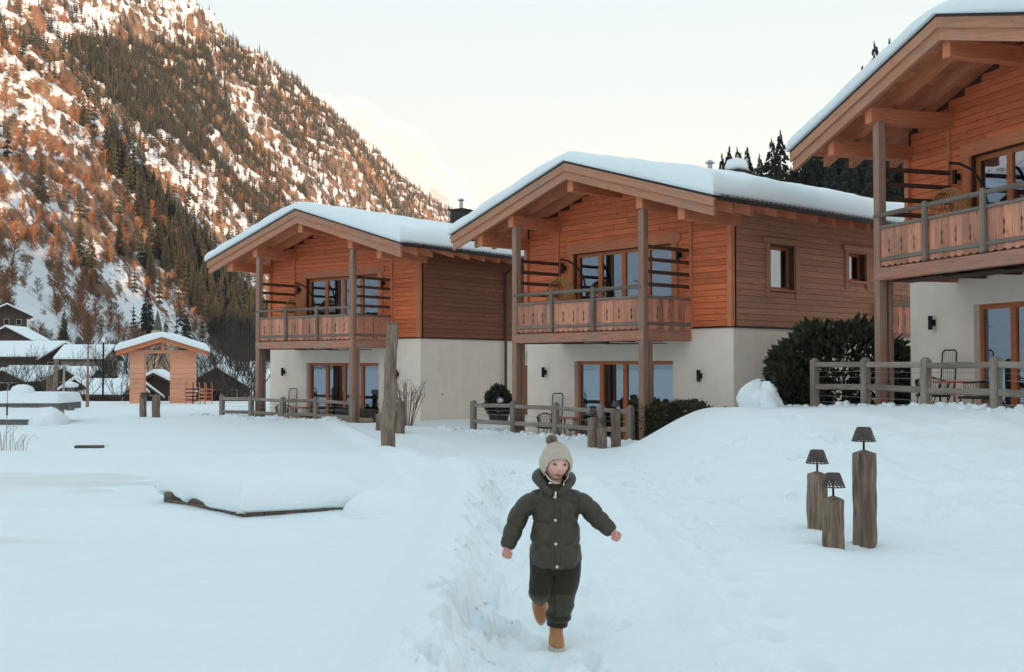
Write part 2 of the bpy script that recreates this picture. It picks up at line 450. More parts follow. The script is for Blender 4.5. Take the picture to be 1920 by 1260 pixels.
def gz(x, y):
    x = np.asarray(x, float); y = np.asarray(y, float)
    z = -0.28 * sm(12, 23, y) - 0.10 * sm(35, 60, y) - (3.6 * sm(51, 80, y) * (1 - sm(-6, 3, x))) + 3.4 * sm(130, 230, y) * (1 - sm(-75, -30, x))
    z = z + 0.03 * fbm(x * .22, y * .22, 3, 5)
    # bank that climbs to the terrace of the near chalet
    bank = sm(9.6, 17.0, y + .25 * fbm(x * .8, y * .8, 3, 21)) * sm(1.7, 3.85, x - .05 * (y - 19))
    fall = sm(20.6, 23.0, y) * (1 - sm(5.6, 6.8, x))
    z = z + bank * (1 - fall) * 0.86
    rough = sm(8.8, 10.2, y) * (1 - sm(14.0, 16.5, y)) * sm(2.6, 4.2, x)
    z = z + rough * (.09 * ridged(x * .8, y * 1.0, 4, 31) + .075 * fbm(x * 2.2, y * 2.2, 4, 9))
    # small kerb of old tracks in front of the bank
    z = z + .055 * np.exp(-((y - 10.4 - .25 * fbm(x * .7, x * 0, 2, 3)) / .35) ** 2) * sm(.8, 1.4, x) * (.6 + .6 * fbm(x * 3, y * 3, 3, 12))
    # pond basin on the left
    xb = -0.98 - .10 * np.sin(y * .7)
    pond = (1 - sm(-.42, .22, x - xb)) * (1 - sm(15.5, 18.5, y + .07 * (x + 5)))
    z = z + pond * (-0.20 - z + .030 * fbm(x * .45, y * 1.1, 3, 77) + .010 * fbm(x * 1.6, y * 4.2, 3, 78))
    for (ix, iy, rx, ry) in ICE:
        q = ((x - ix) / rx) ** 2 + ((y - iy) / ry) ** 2
        q = q + .9 * fbm(x * 1.3, y * 3.2, 4, 41)
        z = z - .032 * (1 - sm(.35, 1.1, q)) * pond
    # shore drifts beyond the pond
    z = z + .10 * np.exp(-((y - 18.6 - .3 * np.sin(x * .5)) / .9) ** 2) * (1 - sm(-2.5, -.5, x)) * (1 + .5 * fbm(x * .6, y * .6, 3, 14))
    # wall of snow left of the trodden path
    px_ = path_x(y)
    d = x - px_
    near = 1 - sm(14, 19, y)
    z = z + .035 * fbm(x * 1.4, y * 1.1, 3, 71) * sm(1.0, 1.6, d) * (1 - sm(18, 22, y)) + .020 * fbm(x * 5, y * 5, 3, 72) * sm(1.0, 1.6, d) * sm(.0, .35, fbm(x * .5, y * .5, 2, 73)) * (1 - sm(18, 22, y))
    wall = sm(-1.15, -.72, d) * (1 - sm(-.66, -.30, d + .06 * fbm(y * 1.3, x * .3, 3, 8)))
    z = z + wall * .26 * (.35 + .65 * near) * (1 + .14 * fbm(x * 1.0, y * .7, 3, 6))
    inpath = sm(-.62, -.45, d) * (1 - sm(.55, .85, d))
    z = z - inpath * .03 * sm(10, 20, y) + inpath * (.024 * fbm(x * 4, y * 4, 4, 17) + .014 * fbm(x * 13, y * 13, 2, 18)) * (1 - sm(20, 30, y))
    z = z + .085 * (1 + .5 * fbm(x * 3, y * 3, 3, 46)) * np.exp(-((d - .83 - .06 * fbm(y * .9, y * 0, 3, 44)) / .15) ** 2) * (1 - sm(14, 20, y))
    edge = np.exp(-((d + .52) / .14) ** 2) * (1 - sm(13, 17, y))
    z = z + edge * .05 * fbm(x * 2.4, y * 1.8, 4, 61)
    for (fx, fy, r_, dp, an) in FOOT:
        sel = (np.abs(x - fx) < .4) & (np.abs(y - fy) < .5)
        if not sel.any(): continue
        ca, sa = math.cos(an), math.sin(an)
        lx = (x[sel] - fx) * ca + (y[sel] - fy) * sa; ly = -(x[sel] - fx) * sa + (y[sel] - fy) * ca
        q = (lx / (r_ * .6)) ** 2 + (ly / (r_ * 1.25)) ** 2
        z[sel] += -dp * 1.15 * np.exp(-q ** 2.6) + dp * .35 * np.exp(-((np.sqrt(q) - 1.5) / .35) ** 2)
    # shovelled lumps in front of the fences
    for h in HOUSES:
        lx, ly = house_local(h, x, y)
        zz = h['dz']
        fr = np.exp(-((ly + h['d'] + .85) / .42) ** 2) * sm(-9.0, -8.0, lx) * (1 - sm(-1.2, .8, lx))
        z = z + fr * (.10 * np.maximum(0, ridged(x * 1.6, y * 1.6, 3, 51)) + .07 * np.maximum(0, fbm(x * 4.5, y * 4.5, 3, 53)))
        if h['dz'] > .5:
            plat = sm(-h['d'] - 2.2, -h['d'] - .9, ly) * (1 - sm(2.5, 5, lx)) * sm(-10.5, -8.5, lx)
            z = z + plat * np.maximum(0, .60 - z) * .9
        cut = sm(-h['d'] - .22, -h['d'] - .02, ly) * (1 - sm(-.95, -.6, lx)) * sm(-7.4, -7.1, lx) * (1 - sm(.1, .3, ly))
        z = z * (1 - cut) + cut * (zz + FLOOR - .12)
        foot = (lx > -W_ + .12) & (lx < -.12) & (ly > .12) & (ly < h['L'] - .1)
        z = np.where(foot, zz + FLOOR - .35, z)
    z = z + .004 * fbm(x * 9, y * 9, 3, 2) * (1 - sm(18, 25, y))
    z = z + .045 * np.exp(-((x - .25) / .7) ** 2 - ((y - 5.6) / 2.5) ** 2)
    return z
def ground(x, y): return float(gz(np.array([float(x)]), np.array([float(y)]))[0])

def grid_mesh(name, Xs, Ys, Zs, mat, close=False, kind='structure', smooth=True):
    nr, nc = Xs.shape
    co = np.stack([Xs, Ys, Zs], -1).reshape(-1, 3)
    i = np.arange(nr - 1)[:, None] * nc + np.arange(nc - 1)[None, :]
    if close:
        i = np.arange(nr - 1)[:, None] * nc + np.arange(nc)[None, :]
        j = np.arange(nr - 1)[:, None] * nc + (np.arange(nc)[None, :] + 1) % nc
    else: j = i + 1
    q = np.stack([i, j, j + nc, i + nc], -1).reshape(-1, 4)
    me = bpy.data.meshes.new(name)
    me.vertices.add(len(co)); me.vertices.foreach_set('co', co.ravel().astype(np.float32))
    me.loops.add(q.size); me.loops.foreach_set('vertex_index', q.ravel().astype(np.int32))
    me.polygons.add(len(q)); me.polygons.foreach_set('loop_start', (np.arange(len(q)) * 4).astype(np.int32))
    me.update(calc_edges=True); me.validate()
    if smooth: me.polygons.foreach_set('use_smooth', [True] * len(me.polygons))
    o = link(name, me, mat)
    if kind: o['kind'] = kind
    return o
# sheet in rings round the camera: fine in front, coarse behind, out to the horizon
rr = np.concatenate([[0.05, 0.6, 1.2, 1.8], np.exp(np.linspace(math.log(2.4), math.log(60), 480)), np.exp(np.linspace(math.log(62), math.log(9000), 60))])
aa = np.concatenate([np.linspace(-.60, .60, 640), np.linspace(.64, 2 * math.pi - .64, 90)])
A, RR = np.meshgrid(aa, rr)
# polar angle grows clockwise from straight ahead
GX = np.sin(A) * RR; GY = np.cos(A) * RR
GZ = gz(GX.ravel(), GY.ravel()).reshape(GX.shape)
grid_mesh('snow_ground', GX[:, ::-1], GY[:, ::-1], GZ[:, ::-1], M['snow'], close=True)
# pond ice, a flat sheet that shows where the snow has blown off
ix, iy = np.meshgrid(np.linspace(-16, -1.6, 30), np.linspace(3.5, 17.4, 30))
grid_mesh('pond_ice', ix, iy, np.full_like(ix, -0.219), M['ice'])

# loose crumbs of snow kicked up along the path and shovelled before the fences
rc = random.Random(21); mb = MB()
spots_ = []
for k in range(110):
    y = 4.2 + 10 * rc.random() ** 1.5; spots_.append((float(path_x(y)) + rc.gauss(-.47, .07), y, rc.uniform(.005, .017)))
for k in range(40):
    y = 4.2 + 10 * rc.random() ** 1.4; spots_.append((float(path_x(y)) + rc.uniform(-.45, .9), y, rc.uniform(.003, .010)))
for h in HOUSES:
    for k in range(130):
        q = house_world(h, rc.uniform(-8.2, -1.0), -h['d'] - rc.gauss(.75, .22)); spots_.append((q.x, q.y, rc.uniform(.02, .085)))
sp_ = np.array(spots_); spz = gz(sp_[:, 0].copy(), sp_[:, 1].copy())
for (x, y, r), z in zip(spots_, spz):
    n = 6; vs = []; z = float(z) - r * .25
    for ph in (-.35, .45, 1.1):
        for k in range(n):
            a = 6.283 * k / n + ph; q = r * rc.uniform(.75, 1.25); vs.append((x + q * math.cos(a) * math.cos(ph), y + q * math.sin(a) * math.cos(ph), z + q * math.sin(ph) * .9))
    vs.append((x, y, z + r * .95)); fs = []
    for j in range(2):
        for k in range(n): fs.append((j*n+k, j*n+(k+1) % n, (j+1)*n+(k+1) % n, (j+1)*n+k))
    fs += [(2*n+k, 2*n+(k+1) % n, 3*n) for k in range(n)]
    mb.add(vs, fs)
cr = mb.build('snow_crumbs', M['snow'], None, True); tag(cr, 'loose crumbs of snow along the path and fences', 'snow', kind='stuff')
# ------------------------------------------------------------------ chalets
def roof_z(x): return ZR - SL * abs(x + W_ / 2)
_bal = {}
def balcony_board(kind, w, h):
    """upright board with scalloped foot; kind: which edges carry half of a turned slot"""
    key = (kind, round(w, 3), round(h, 3))
    if key in _bal: return _bal[key]
    hw = w / 2 - .003
    def edge(side, cut):      # from bottom to top, local X is up
        pts = [(0.035, hw)]
        if cut:
            for t, dd in ((.30, 0), (.33, .010), (.40, .026), (.46, .012), (.50, .006), (.54, .012), (.60, .026), (.67, .010), (.70, 0)):
                pts.append((t * h, hw - dd))
        pts.append((h, hw))
        return [(a, side * b_) for a, b_ in pts]
    right = edge(1, 'R' in kind); left = edge(-1, 'L' in kind)
    scallop = [(0.035 - .035 * math.sin(math.pi * k / 6), -hw + 2 * hw * k / 6) for k in range(1, 6)]
    outline = right[::-1] + []
    poly = list(reversed(right)) + list(reversed(scallop)) + left   # down the right edge, along the foot, up the left edge
    mb = MB(); n = len(poly); t = .0125
    mb.add([(a, b_, -t) for a, b_ in poly] + [(a, b_, t) for a, b_ in poly],
           [tuple(range(n)), tuple(reversed(range(n, 2 * n)))] + [(i, i + n, (i + 1) % n + n, (i + 1) % n) for i in range(n)])
    me = mb.mesh('balcony_board'); me.materials.append(M['balcony']); _bal[key] = me
    return me

def window(parent, name, org, a, n, u0, u1, z0, z1, panes, depth=.12, fw=.07, mat='frame'):
    """frame with mullions, each pane of glass its own piece"""
    org = Vector(org); a = Vector(a); n = Vector(n); mb = MB()
    fr = Matrix(((a.x, n.x, 0, org.x), (a.y, n.y, 0, org.y), (0, 0, 1, org.z), (0, 0, 0, 1)))
    d0 = -depth - .06; d1 = -depth
    mb.box(u0, u0 + fw, d0, d1, z0, z1); mb.box(u1 - fw, u1, d0, d1, z0, z1)
    mb.box(u0 + fw, u1 - fw, d0, d1, z1 - fw, z1); mb.box(u0 + fw, u1 - fw, d0, d1, z0, z0 + fw)
    pw = (u1 - u0 - fw) / panes
    for k in range(1, panes):
        c = u0 + k * pw + fw / 2
        mb.box(c - fw * .75, c + fw * .75, d0 - .005, d1 + .012, z0 + fw * .5, z1 - fw * .5)
    w = link(name, mb.mesh(name), M[mat], parent, fr)
    for k in range(panes):
        p0 = u0 + k * pw + fw * .9; p1 = u0 + (k + 1) * pw + fw * .1
        MB().box(p0, p1, d0 + .025, d0 + .035, z0 + fw * .9, z1 - fw * .9).build('pane', M['glass'], w)
    return w

def curtain(parent, x0, x1, y, z0, z1):
    mb = MB(); n = max(6, int((x1 - x0) / .035))
    vs = []; fs = []
    for i in range(n + 1):
        x = x0 + (x1 - x0) * i / n; yy = y + .035 * math.sin(i * 1.9) + .012 * math.sin(i * .7)
        vs += [(x, yy, z0), (x, yy, z1)]
    for i in range(n): fs.append((2*i, 2*i+2, 2*i+3, 2*i+1))
    mb.add(vs, fs)
    return mb.build('curtain', M['curtain'], parent, True)

def wall_lamp(parent, x, y, z, s=1.0):
    mb = MB(); mb.box(x - .045*s, x + .045*s, y - .03, y + .01, z - .07*s, z + .07*s)
    mb.lathe([(.048*s, -.16*s), (.052*s, -.155*s), (.052*s, .155*s), (.048*s, .16*s)], (x, y - .085, z), 12)
    return mb.build('wall_lamp', M['black'], parent)

def roof_snow(h, parent):
    """snow lying on the whole roof with rounded, slightly sagging rims"""
    o, e, L = h['o'], h['e'], h['L']
    hw = W_ / 2 + e + .05; y0, y1 = -o - .09, L + .5
    def spaced(n): t = np.linspace(-1, 1, n); return np.sign(t) * (1 - (1 - np.abs(t)) ** 2.0)
    na, nb = 71, 81
    a = spaced(na); bq = spaced(nb)
    Aq, Bq = np.meshgrid(a, bq)
    X = -W_ / 2 + Aq * hw; Y = (y0 + y1) / 2 + Bq * (y1 - y0) / 2
    seed = int(h['th'])
    # rounded rims: distance to eave and to verge in metres
    de = (1 - np.abs(Aq)) * hw; dv = np.minimum(Y - y0, y1 - Y)
    rim = lambda d, r: np.sqrt(np.clip(1 - (1 - np.clip(d / r, 0, 1)) ** 2, 0, 1))
    T = (.225 + .155 * sm(.0, 1.0, Aq) + .05 * sm(.3, 2.5, Y - y0) * sm(-.2, .5, Aq)) * np.minimum(rim(de, .30), rim(dv, .26)) * (1 + .16 * fbm(X * .8, Y * .8, 4, seed))
    T = T + .035 * fbm(X * 2.6, Y * 2.6, 3, seed + 5) * rim(de, .3)
    slope = SL * np.sqrt((X + W_ / 2) ** 2 + .16)
    base = ZR - slope + .12
    Z = base + T
    bulge = .05 * np.sin(np.pi * np.clip(T / .3, 0, 1))
    Zb = ZR - SL * np.abs(X + W_ / 2) + .004
    nv = X.size
    me = bpy.data.meshes.new('snow_cover')
    v = np.concatenate([np.stack([X, Y, np.maximum(Z, Zb + .03)], -1).reshape(-1, 3), np.stack([X, Y, Zb], -1).reshape(-1, 3)])
    i = (np.arange(nb - 1)[:, None] * na + np.arange(na - 1)[None, :]).ravel()
    top = np.stack([i, i + 1, i + 1 + na, i + na], -1)
    bot = np.stack([i, i + na, i + 1 + na, i + 1], -1) + nv
    side = []
    for k in range(na - 1):
        side.append((k, k + nv, k + 1 + nv, k + 1)); q = (nb - 1) * na + k; side.append((q, q + 1, q + 1 + nv, q + nv))
    for k in range(nb - 1):
        q = k * na; side.append((q, q + na, q + na + nv, q + nv)); q = k * na + na - 1; side.append((q, q + nv, q + na + nv, q + na))
    me.from_pydata([tuple(p) for p in v], [], [tuple(f) for f in np.concatenate([top, bot])] + side)
    me.polygons.foreach_set('use_smooth', [True] * len(me.polygons))
    return link('snow_cover', me, M['roof_snow'], parent)

def slope_prism(name, x0, x1, off_top, off_bot, y0, y1, mat, parent):
    """a member that follows the roof slope between x0 and x1, plumb cut ends, offsets measured straight down from the roof line"""
    side = 1 if (x0 + x1) / 2 > -W_ / 2 else -1
    zz = lambda x: ZR - SL * side * (x + W_ / 2)
    mb = MB(); mb.prism([(x0, zz(x0) - off_top), (x1, zz(x1) - off_top), (x1, zz(x1) - off_bot), (x0, zz(x0) - off_bot)], 'y', y0, y1)
    ang = math.atan(SL) * side
    fr = Matrix.Translation((x0, y0, zz(x0) - off_top)) @ Matrix.Rotation(ang, 4, 'Y')
    return mb.build(name, mat, parent, frame=fr)

def siding_rows(parent, org, a, n, u0, u1, z0, z1, openings, mat, limit=None, pitch=.14, seed=0):
    """horizontal boards, one object each, cut at the openings"""
    rnd = random.Random(seed); org = Vector(org); a = Vector(a); n = Vector(n); z = z0
    while z < z1 - .03:
        hgt = min(pitch, z1 - z) - .007; lo, hi = u0, u1
        if limit: lo, hi = limit(z + hgt, u0, u1)
        segs = [(lo, hi)]
        for (o0, o1, b0, b1) in openings:
            if z + hgt > b0 + .02 and z < b1 - .02:
                segs = [s for q in segs for s in ((q[0], min(q[1], o0)), (max(q[0], o1), q[1])) if s[1] - s[0] > .04]
        out = []
        for s0, s1 in segs:
            if s1 - s0 > 3.2:
                c = s0 + (s1 - s0) * rnd.uniform(.3, .7); out += [(s0, c - .003), (c + .003, s1)]
            else: out.append((s0, s1))
        for s0, s1 in out:
            if s1 - s0 < .05: continue
            pr = .012 + rnd.uniform(0, .004)
            p = org + a * s0 + n * pr; q = org + a * s1 + n * pr
            p.z += z + hgt / 2; q.z += z + hgt / 2
            beam('siding_board', p, q, .024, hgt, mat, parent, bev=0.006)
        z += pitch

def chalet(h, label, side_mat, side_windows=(), low_side=(), extra=None):
    L, o, d, e = h['L'], h['o'], h['d'], h['e']
    root = empty('chalet', (h['X'], h['Y'], h['dz']), R(h['th'] - 90))
    tag(root, label, 'house', 'timber chalets in a row')
    ow = (-5.18, -1.79)                       # window bay, both floors
    # plastered ground floor
    mb = MB()
    wallgrid(mb, (0, 0, 0), (1, 0, 0), (0, -1, 0), -W_, 0, FLOOR - .5, ZB, .30, [(ow[0], ow[1], FLOOR, 1.52)])
    wallgrid(mb, (0, 0, 0), (0, 1, 0), (1, 0, 0), 0, L, FLOOR - .5, ZB, .30, low_side)
    wallgrid(mb, (-W_, 0, 0), (0, 1, 0), (-1, 0, 0), 0, L, FLOOR - .5, ZB, .30)
    wallgrid(mb, (0, L, 0), (1, 0, 0), (0, 1, 0), -W_, 0, FLOOR - .5, ZB, .30)
    mb.box(-W_ + .05, -.05, .05, L - .05, FLOOR - .12, FLOOR - .02)
    mb.box(-W_ + .31, -.31, .31, L - .31, ZB - .2, ZB - .03)
    pw = mb.build('plaster_wall', M['plaster'], root)
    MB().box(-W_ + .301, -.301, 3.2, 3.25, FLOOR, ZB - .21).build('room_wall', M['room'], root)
    # timber upper floor: carcass and boards
    zt = ZR - SL * W_ / 2 - .40
    mb = MB(); ins = .004
    wallgrid(mb, (0, ins, 0), (1, 0, 0), (0, -1, 0), -W_, 0, ZB + .002, zt, .25, [(ow[0], ow[1], 2.22, 4.32)])
    mb.prism([(-W_, zt), (0, zt), (0, zt + .3), (-W_ / 2, zt + .3 + SL * W_ / 2), (-W_, zt + .3)], 'y', ins, ins + .2)
    wallgrid(mb, (-ins, 0, 0), (0, 1, 0), (1, 0, 0), .25, L, ZB + .002, zt + .1, .25, side_windows)
    wallgrid(mb, (-W_ + ins, 0, 0), (0, 1, 0), (-1, 0, 0), .25, L, ZB + .002, zt + .1, .25)
    mb.prism([(-W_, ZB + .002), (0, ZB + .002), (0, zt), (-W_ / 2, zt + SL * W_ / 2), (-W_, zt)], 'y', L - .2, L)
    tw = mb.build('timber_wall', M['darkwood'], root)
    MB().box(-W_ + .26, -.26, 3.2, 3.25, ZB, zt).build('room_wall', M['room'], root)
    zg = ZR - SL * W_ / 2 - .09
    def gable(zz, u0, u1):
        ex = max(0, (zz - zg) / SL); return (u0 + ex, u1 - ex)
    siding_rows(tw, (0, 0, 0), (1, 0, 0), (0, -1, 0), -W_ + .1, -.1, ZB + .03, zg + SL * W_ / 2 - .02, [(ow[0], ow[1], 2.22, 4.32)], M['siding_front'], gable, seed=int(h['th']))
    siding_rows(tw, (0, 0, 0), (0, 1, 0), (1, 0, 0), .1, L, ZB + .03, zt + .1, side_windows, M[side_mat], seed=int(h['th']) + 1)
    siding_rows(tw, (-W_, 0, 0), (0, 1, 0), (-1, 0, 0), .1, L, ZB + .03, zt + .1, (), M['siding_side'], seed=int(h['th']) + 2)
    for xx, yy in ((-.035, -.035), (-W_ + .035, -.035)):
        beam('corner_board', (xx, yy, ZB + .02), (xx, yy, zt + .02), .13, .13, M['larch'], tw, up=(0, -1, 0))
    for xx in (-1.19, -5.77):
        beam('batten', (xx, -.045, ZB - .0), (xx, -.045, zt + .15), .085, .05, M['larch'], tw, up=(0, -1, 0))
    mb = MB(); mb.box(-W_ - .012, .035, -.035, -.001, ZB - .012, ZB + .02); mb.box(.001, .035, .0, L, ZB - .012, ZB + .02)
    mb.build('flashing', M['roof_tile'], root)
    # big lintel board over the balcony doors, rounded end
    pts = [(ow[0] - .25, 4.33), (ow[1] + .18, 4.33)]
    for k in range(7):
        a = -math.pi / 2 + math.pi * k / 6; pts.append((ow[1] + .18 + .12 * math.cos(a), 4.45 + .12 * math.sin(a)))
    pts += [(ow[0] - .25, 4.57)]
    MB().prism(pts, 'y', -.06, -.03).build('lintel', M['larch'], tw)
    for xx in (ow[0] - .10, ow[1] + .10):
        beam('window_casing', (xx, -.045, 2.28), (xx, -.045, 4.33), .19, .035, M['larch'], tw, up=(0, -1, 0))
    for wi in side_windows:
        s0, s1, z0, z1 = wi
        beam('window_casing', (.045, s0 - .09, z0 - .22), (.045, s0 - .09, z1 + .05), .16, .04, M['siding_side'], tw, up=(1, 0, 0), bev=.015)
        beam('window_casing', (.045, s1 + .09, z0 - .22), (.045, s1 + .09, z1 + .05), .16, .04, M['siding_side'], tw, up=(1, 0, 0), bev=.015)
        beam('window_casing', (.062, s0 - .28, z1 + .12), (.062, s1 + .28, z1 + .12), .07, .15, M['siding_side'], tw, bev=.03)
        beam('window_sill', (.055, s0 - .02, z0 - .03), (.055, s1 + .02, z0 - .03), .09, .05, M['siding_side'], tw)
        window(root, 'window', (0, 0, 0), (0, 1, 0), (1, 0, 0), s0, s1, z0, z1, 1, .14, .065)
    for s0, s1, z0, z1 in low_side:
        if z1 < 1.6 and s1 - s0 < 1.3 and z0 > 0:
            window(root, 'window', (0, 0, 0), (0, 1, 0), (1, 0, 0), s0, s1, z0, z1, 1, .16, .065)
        else:
            MB().box(-.28, -.22, s0, s1, z0, z1 - .45).build('door', M['frame'], root)
            MB().box(-.28, -.22, s0, s1, z1 - .445, z1).build('door_panel', M['plaster'], root)
    window(root, 'terrace_door', (0, 0, 0), (1, 0, 0), (0, -1, 0), ow[0], ow[1], FLOOR, 1.52, 4, .14, .09)
    window(root, 'balcony_door', (0, 0, 0), (1, 0, 0), (0, -1, 0), ow[0], ow[1], 2.24, 4.32, 4, .10, .09)
    for z0, z1 in ((FLOOR + .03, 1.50), (2.27, 4.30)):
        curtain(root, ow[0] + .05, ow[0] + .75, .48, z0, z1)
        curtain(root, ow[0] + 1.02, ow[0] + 1.45, .50, z0, z1)
        curtain(root, ow[1] - .42, ow[1] - .05, .48, z0, z1)
    for x, z in ((-6.3, 1.22), (-.94, 1.17), (-5.47, 3.98), (-1.50, 4.02)):
        wall_lamp(root, x, -.012 if z < 2 else -.07, z, .85)
    # roof
    mb = MB(); hw = W_ / 2 + e; xr = -W_ / 2
    for s in (-1, 1):
        x1 = xr + s * hw
        mb.prism([(xr, ZR), (x1, ZR - SL * hw), (x1, ZR - SL * hw - .05), (xr, ZR - .05)], 'y', -o - .03, L + .45)
    roof = mb.build('roof', M['roof_tile'], root)
    for s in (-1, 1):
        x1 = xr + s * hw
        n = int(hw / .165)
        for k in range(n):
            xa = xr + s * k * hw / n; xb = xr + s * (k + 1) * hw / n
            slope_prism('soffit_board', min(xa, xb) + .003, max(xa, xb) - .003, .054, .082, -o + .02, .06, M['soffit'], roof)
        slope_prism('soffit', min(xr + s * (W_ / 2 - .1), x1), max(xr + s * (W_ / 2 - .1), x1), .055, .083, .07, L + .4, M['soffit'], roof)
        slope_prism('barge_board', min(xr, x1), max(xr, x1), .035, .235, -o - .028, -o + .018, M['barge'], roof)
        slope_prism('barge_board', min(xr + s * .002, x1 - s * .04), max(xr + s * .002, x1 - s * .04), .20, .44, -o + .02, -o + .10, M['barge'], roof)
        ys = [y for y in (-o + .72, -o + 1.34) if y < -.2]
        for y in ys: slope_prism('rafter', min(xr, x1 - s * .10), max(xr, x1 - s * .10), .084, .34, y, y + .12, M['soffit'], roof)
        y = .35
        while y < L:
            slope_prism('rafter', min(xr + s * (W_ / 2 - .15), x1 - s * .06), max(xr + s * (W_ / 2 - .15), x1 - s * .06), .084, .27, y, y + .14, M['larch'], roof)
            y += .74
        # gutter and tile ends along the eave
        g = MB(); zg = ZR - SL * hw - .045
        prof = [(.07 * math.cos(t), .07 * math.sin(t)) for t in np.linspace(math.pi, 2 * math.pi, 7)]
        ring = prof + [(c * .86, q * .86 + .004) for c, q in reversed(prof)]
        g.prism([(x1 + s * .075 + c, zg + q) for c, q in ring], 'y', -o + .05, L + .4)
        g.build('gutter', M['roof_tile'], roof)
        t = MB(); y = -o
        while y < L + .4:
            t.prism([(x1 - s * .05, zg + .06), (x1 + s * .05, zg + .045), (x1 + s * .05, zg + .075), (x1 - s * .05, zg + .09)], 'y', y, y + .10); y += .17
        t.build('tile_edge', M['roof_tile'], roof)
        ic = MB(); ri = random.Random(int(h['th']) + s)
        for k in range(46):
            y = ri.uniform(-o + .1, L); l = ri.uniform(.03, .16) * ri.random() + .02
            ic.tube([(x1 + s * .09, y, zg - .05), (x1 + s * .09, y, zg - .06 - l)], [.007, .001], 5)
        ic_ = ic.build('icicles', M['icicle'], roof, True); ic_['kind'] = 'stuff'
    tp = [0.05, TP1, W_ / 2, TP2 + .08, W_ - .05]
    for t in tp:
        x = -t; top = roof_z(x) - .40
        if abs(t - W_ / 2) < .1: top -= .03
        beam('purlin', (x, .25, top - .15), (x, -o + .16, top - .15), .20, .30, M['larch'], roof, bev=.01)
    roof_snow(h, roof)
    # posts
    for t in (TP1, TP2):
        beam('post', (-t, -d, FLOOR - .3), (-t, -d, roof_z(-t) - .70), .17, .17, M['post'], root, up=(0, -1, 0), bev=.012)
        beam('post', (-t, -d + .19, FLOOR - .3), (-t, -d + .19, 1.97), .13, .10, M['post'], root, up=(0, -1, 0), bev=.01)
    # balcony
    xl, xr_ = -TP2 - .06, -TP1 + .06
    mb = MB(); mb.box(xl, xr_, -d + .05, -.04, 2.20, 2.245)
    bal = mb.build('balcony', M['deckbeam'], root)
    yb = -d + .0
    beam('deck_beam', (xl - .02, yb - .03, 2.085), (xr_ + .02, yb - .03, 2.085), .13, .23, M['deckbeam'], bal, bev=.012)
    for x in (xl + .09, xr_ - .05): beam('deck_beam', (x, yb + .05, 2.085), (x, -.03, 2.085), .13, .22, M['deckbeam'], bal, bev=.012)
    for k in range(1, 5):
        x = xl + (xr_ - xl) * k / 5; beam('joist', (x, yb + .05, 2.08), (x, -.03, 2.08), .10, .19, M['darkwood'], bal)
    for k in range(3):
        x0 = xl + k * (xr_ - xl) / 3; x1 = xl + (k + 1) * (xr_ - xl) / 3
        MB().box(x0, x1 - .01, -d + .25, -d + .75, 1.955 - .022 * k, 1.975 - .022 * k).build('drip_board', M['darkwood'], bal)
    bz0, bh = 2.225, .735
    def run(p0, p1, nb):
        p0 = Vector(p0); p1 = Vector(p1); dv = p1 - p0; w = dv.length / nb; a = dv.normalized()
        nrm = Vector((a.y, -a.x, 0))
        for k in range(nb):
            kind = ''
            if nb >= 8:
                if k in (1, 3, 5): kind = 'R'
                if k in (2, 4, 6): kind = 'L'
            c = p0 + a * (w * (k + .5)); c.z = bz0
            # local X up, local Y along the run
            mt = Matrix(((0, a.x, nrm.x, c.x), (0, a.y, nrm.y, c.y), (1, 0, 0, c.z), (0, 0, 0, 1)))
            ob = bpy.data.objects.new('balcony_board', balcony_board(kind, w, bh)); COL.objects.link(ob); ob.parent = bal; ob.matrix_local = mt
    xs = [xl, -4.25, -2.80, xr_]
    for k in range(3): run((xs[k] + .02, yb - .02, 0), (xs[k + 1] - .02, yb - .02, 0), 8)
    run((xr_, yb + .02, 0), (xr_, -.06, 0), 8)
    run((xl, -.06, 0), (xl, yb + .02, 0), 8)
    rails = [((xl - .05, yb - .02), (xr_ + .05, yb - .02)), ((xr_, yb), (xr_, -.05)), ((xl, yb), (xl, -.05))]
    for p, q in rails:
        beam('rail', (*p, 2.365), (*q, 2.365), .085, .075, M['rail'], bal, bev=.012)
        beam('rail', (*p, 2.965), (*q, 2.965), .10, .06, M['rail'], bal, bev=.012)
    beam('handrail', (xl - .03, yb - .06, 3.195), (xr_ - .05, yb - .06, 3.195), .085, .085, M['rail'], bal, bev=.024)
    for x in (-4.25, -2.80):
        beam('baluster', (x, yb - .085, 2.22), (x, yb - .085, 3.27), .10, .09, M['rail'], bal, up=(0, -1, 0), bev=.02)
    for x, xx in ((-TP1 + .02, 0), (-TP2 - .08, 0)):
        for k in range(4):
            z = 3.25 + k * .285
            beam('privacy_slat', (x, -d + .02, z), (x, -.03, z), .055, .085, M['darkwood'], bal, bev=.02)
    # terrace boards
    for k in range(12):
        y = -d + .02 + k * .145
        if y > -.08: break
        beam('terrace_board', (-7.0, y, FLOOR - .03), (-.75, y, FLOOR - .03), .138, .04, M['post'], root)
    if extra: extra(root, roof, h)
    return root

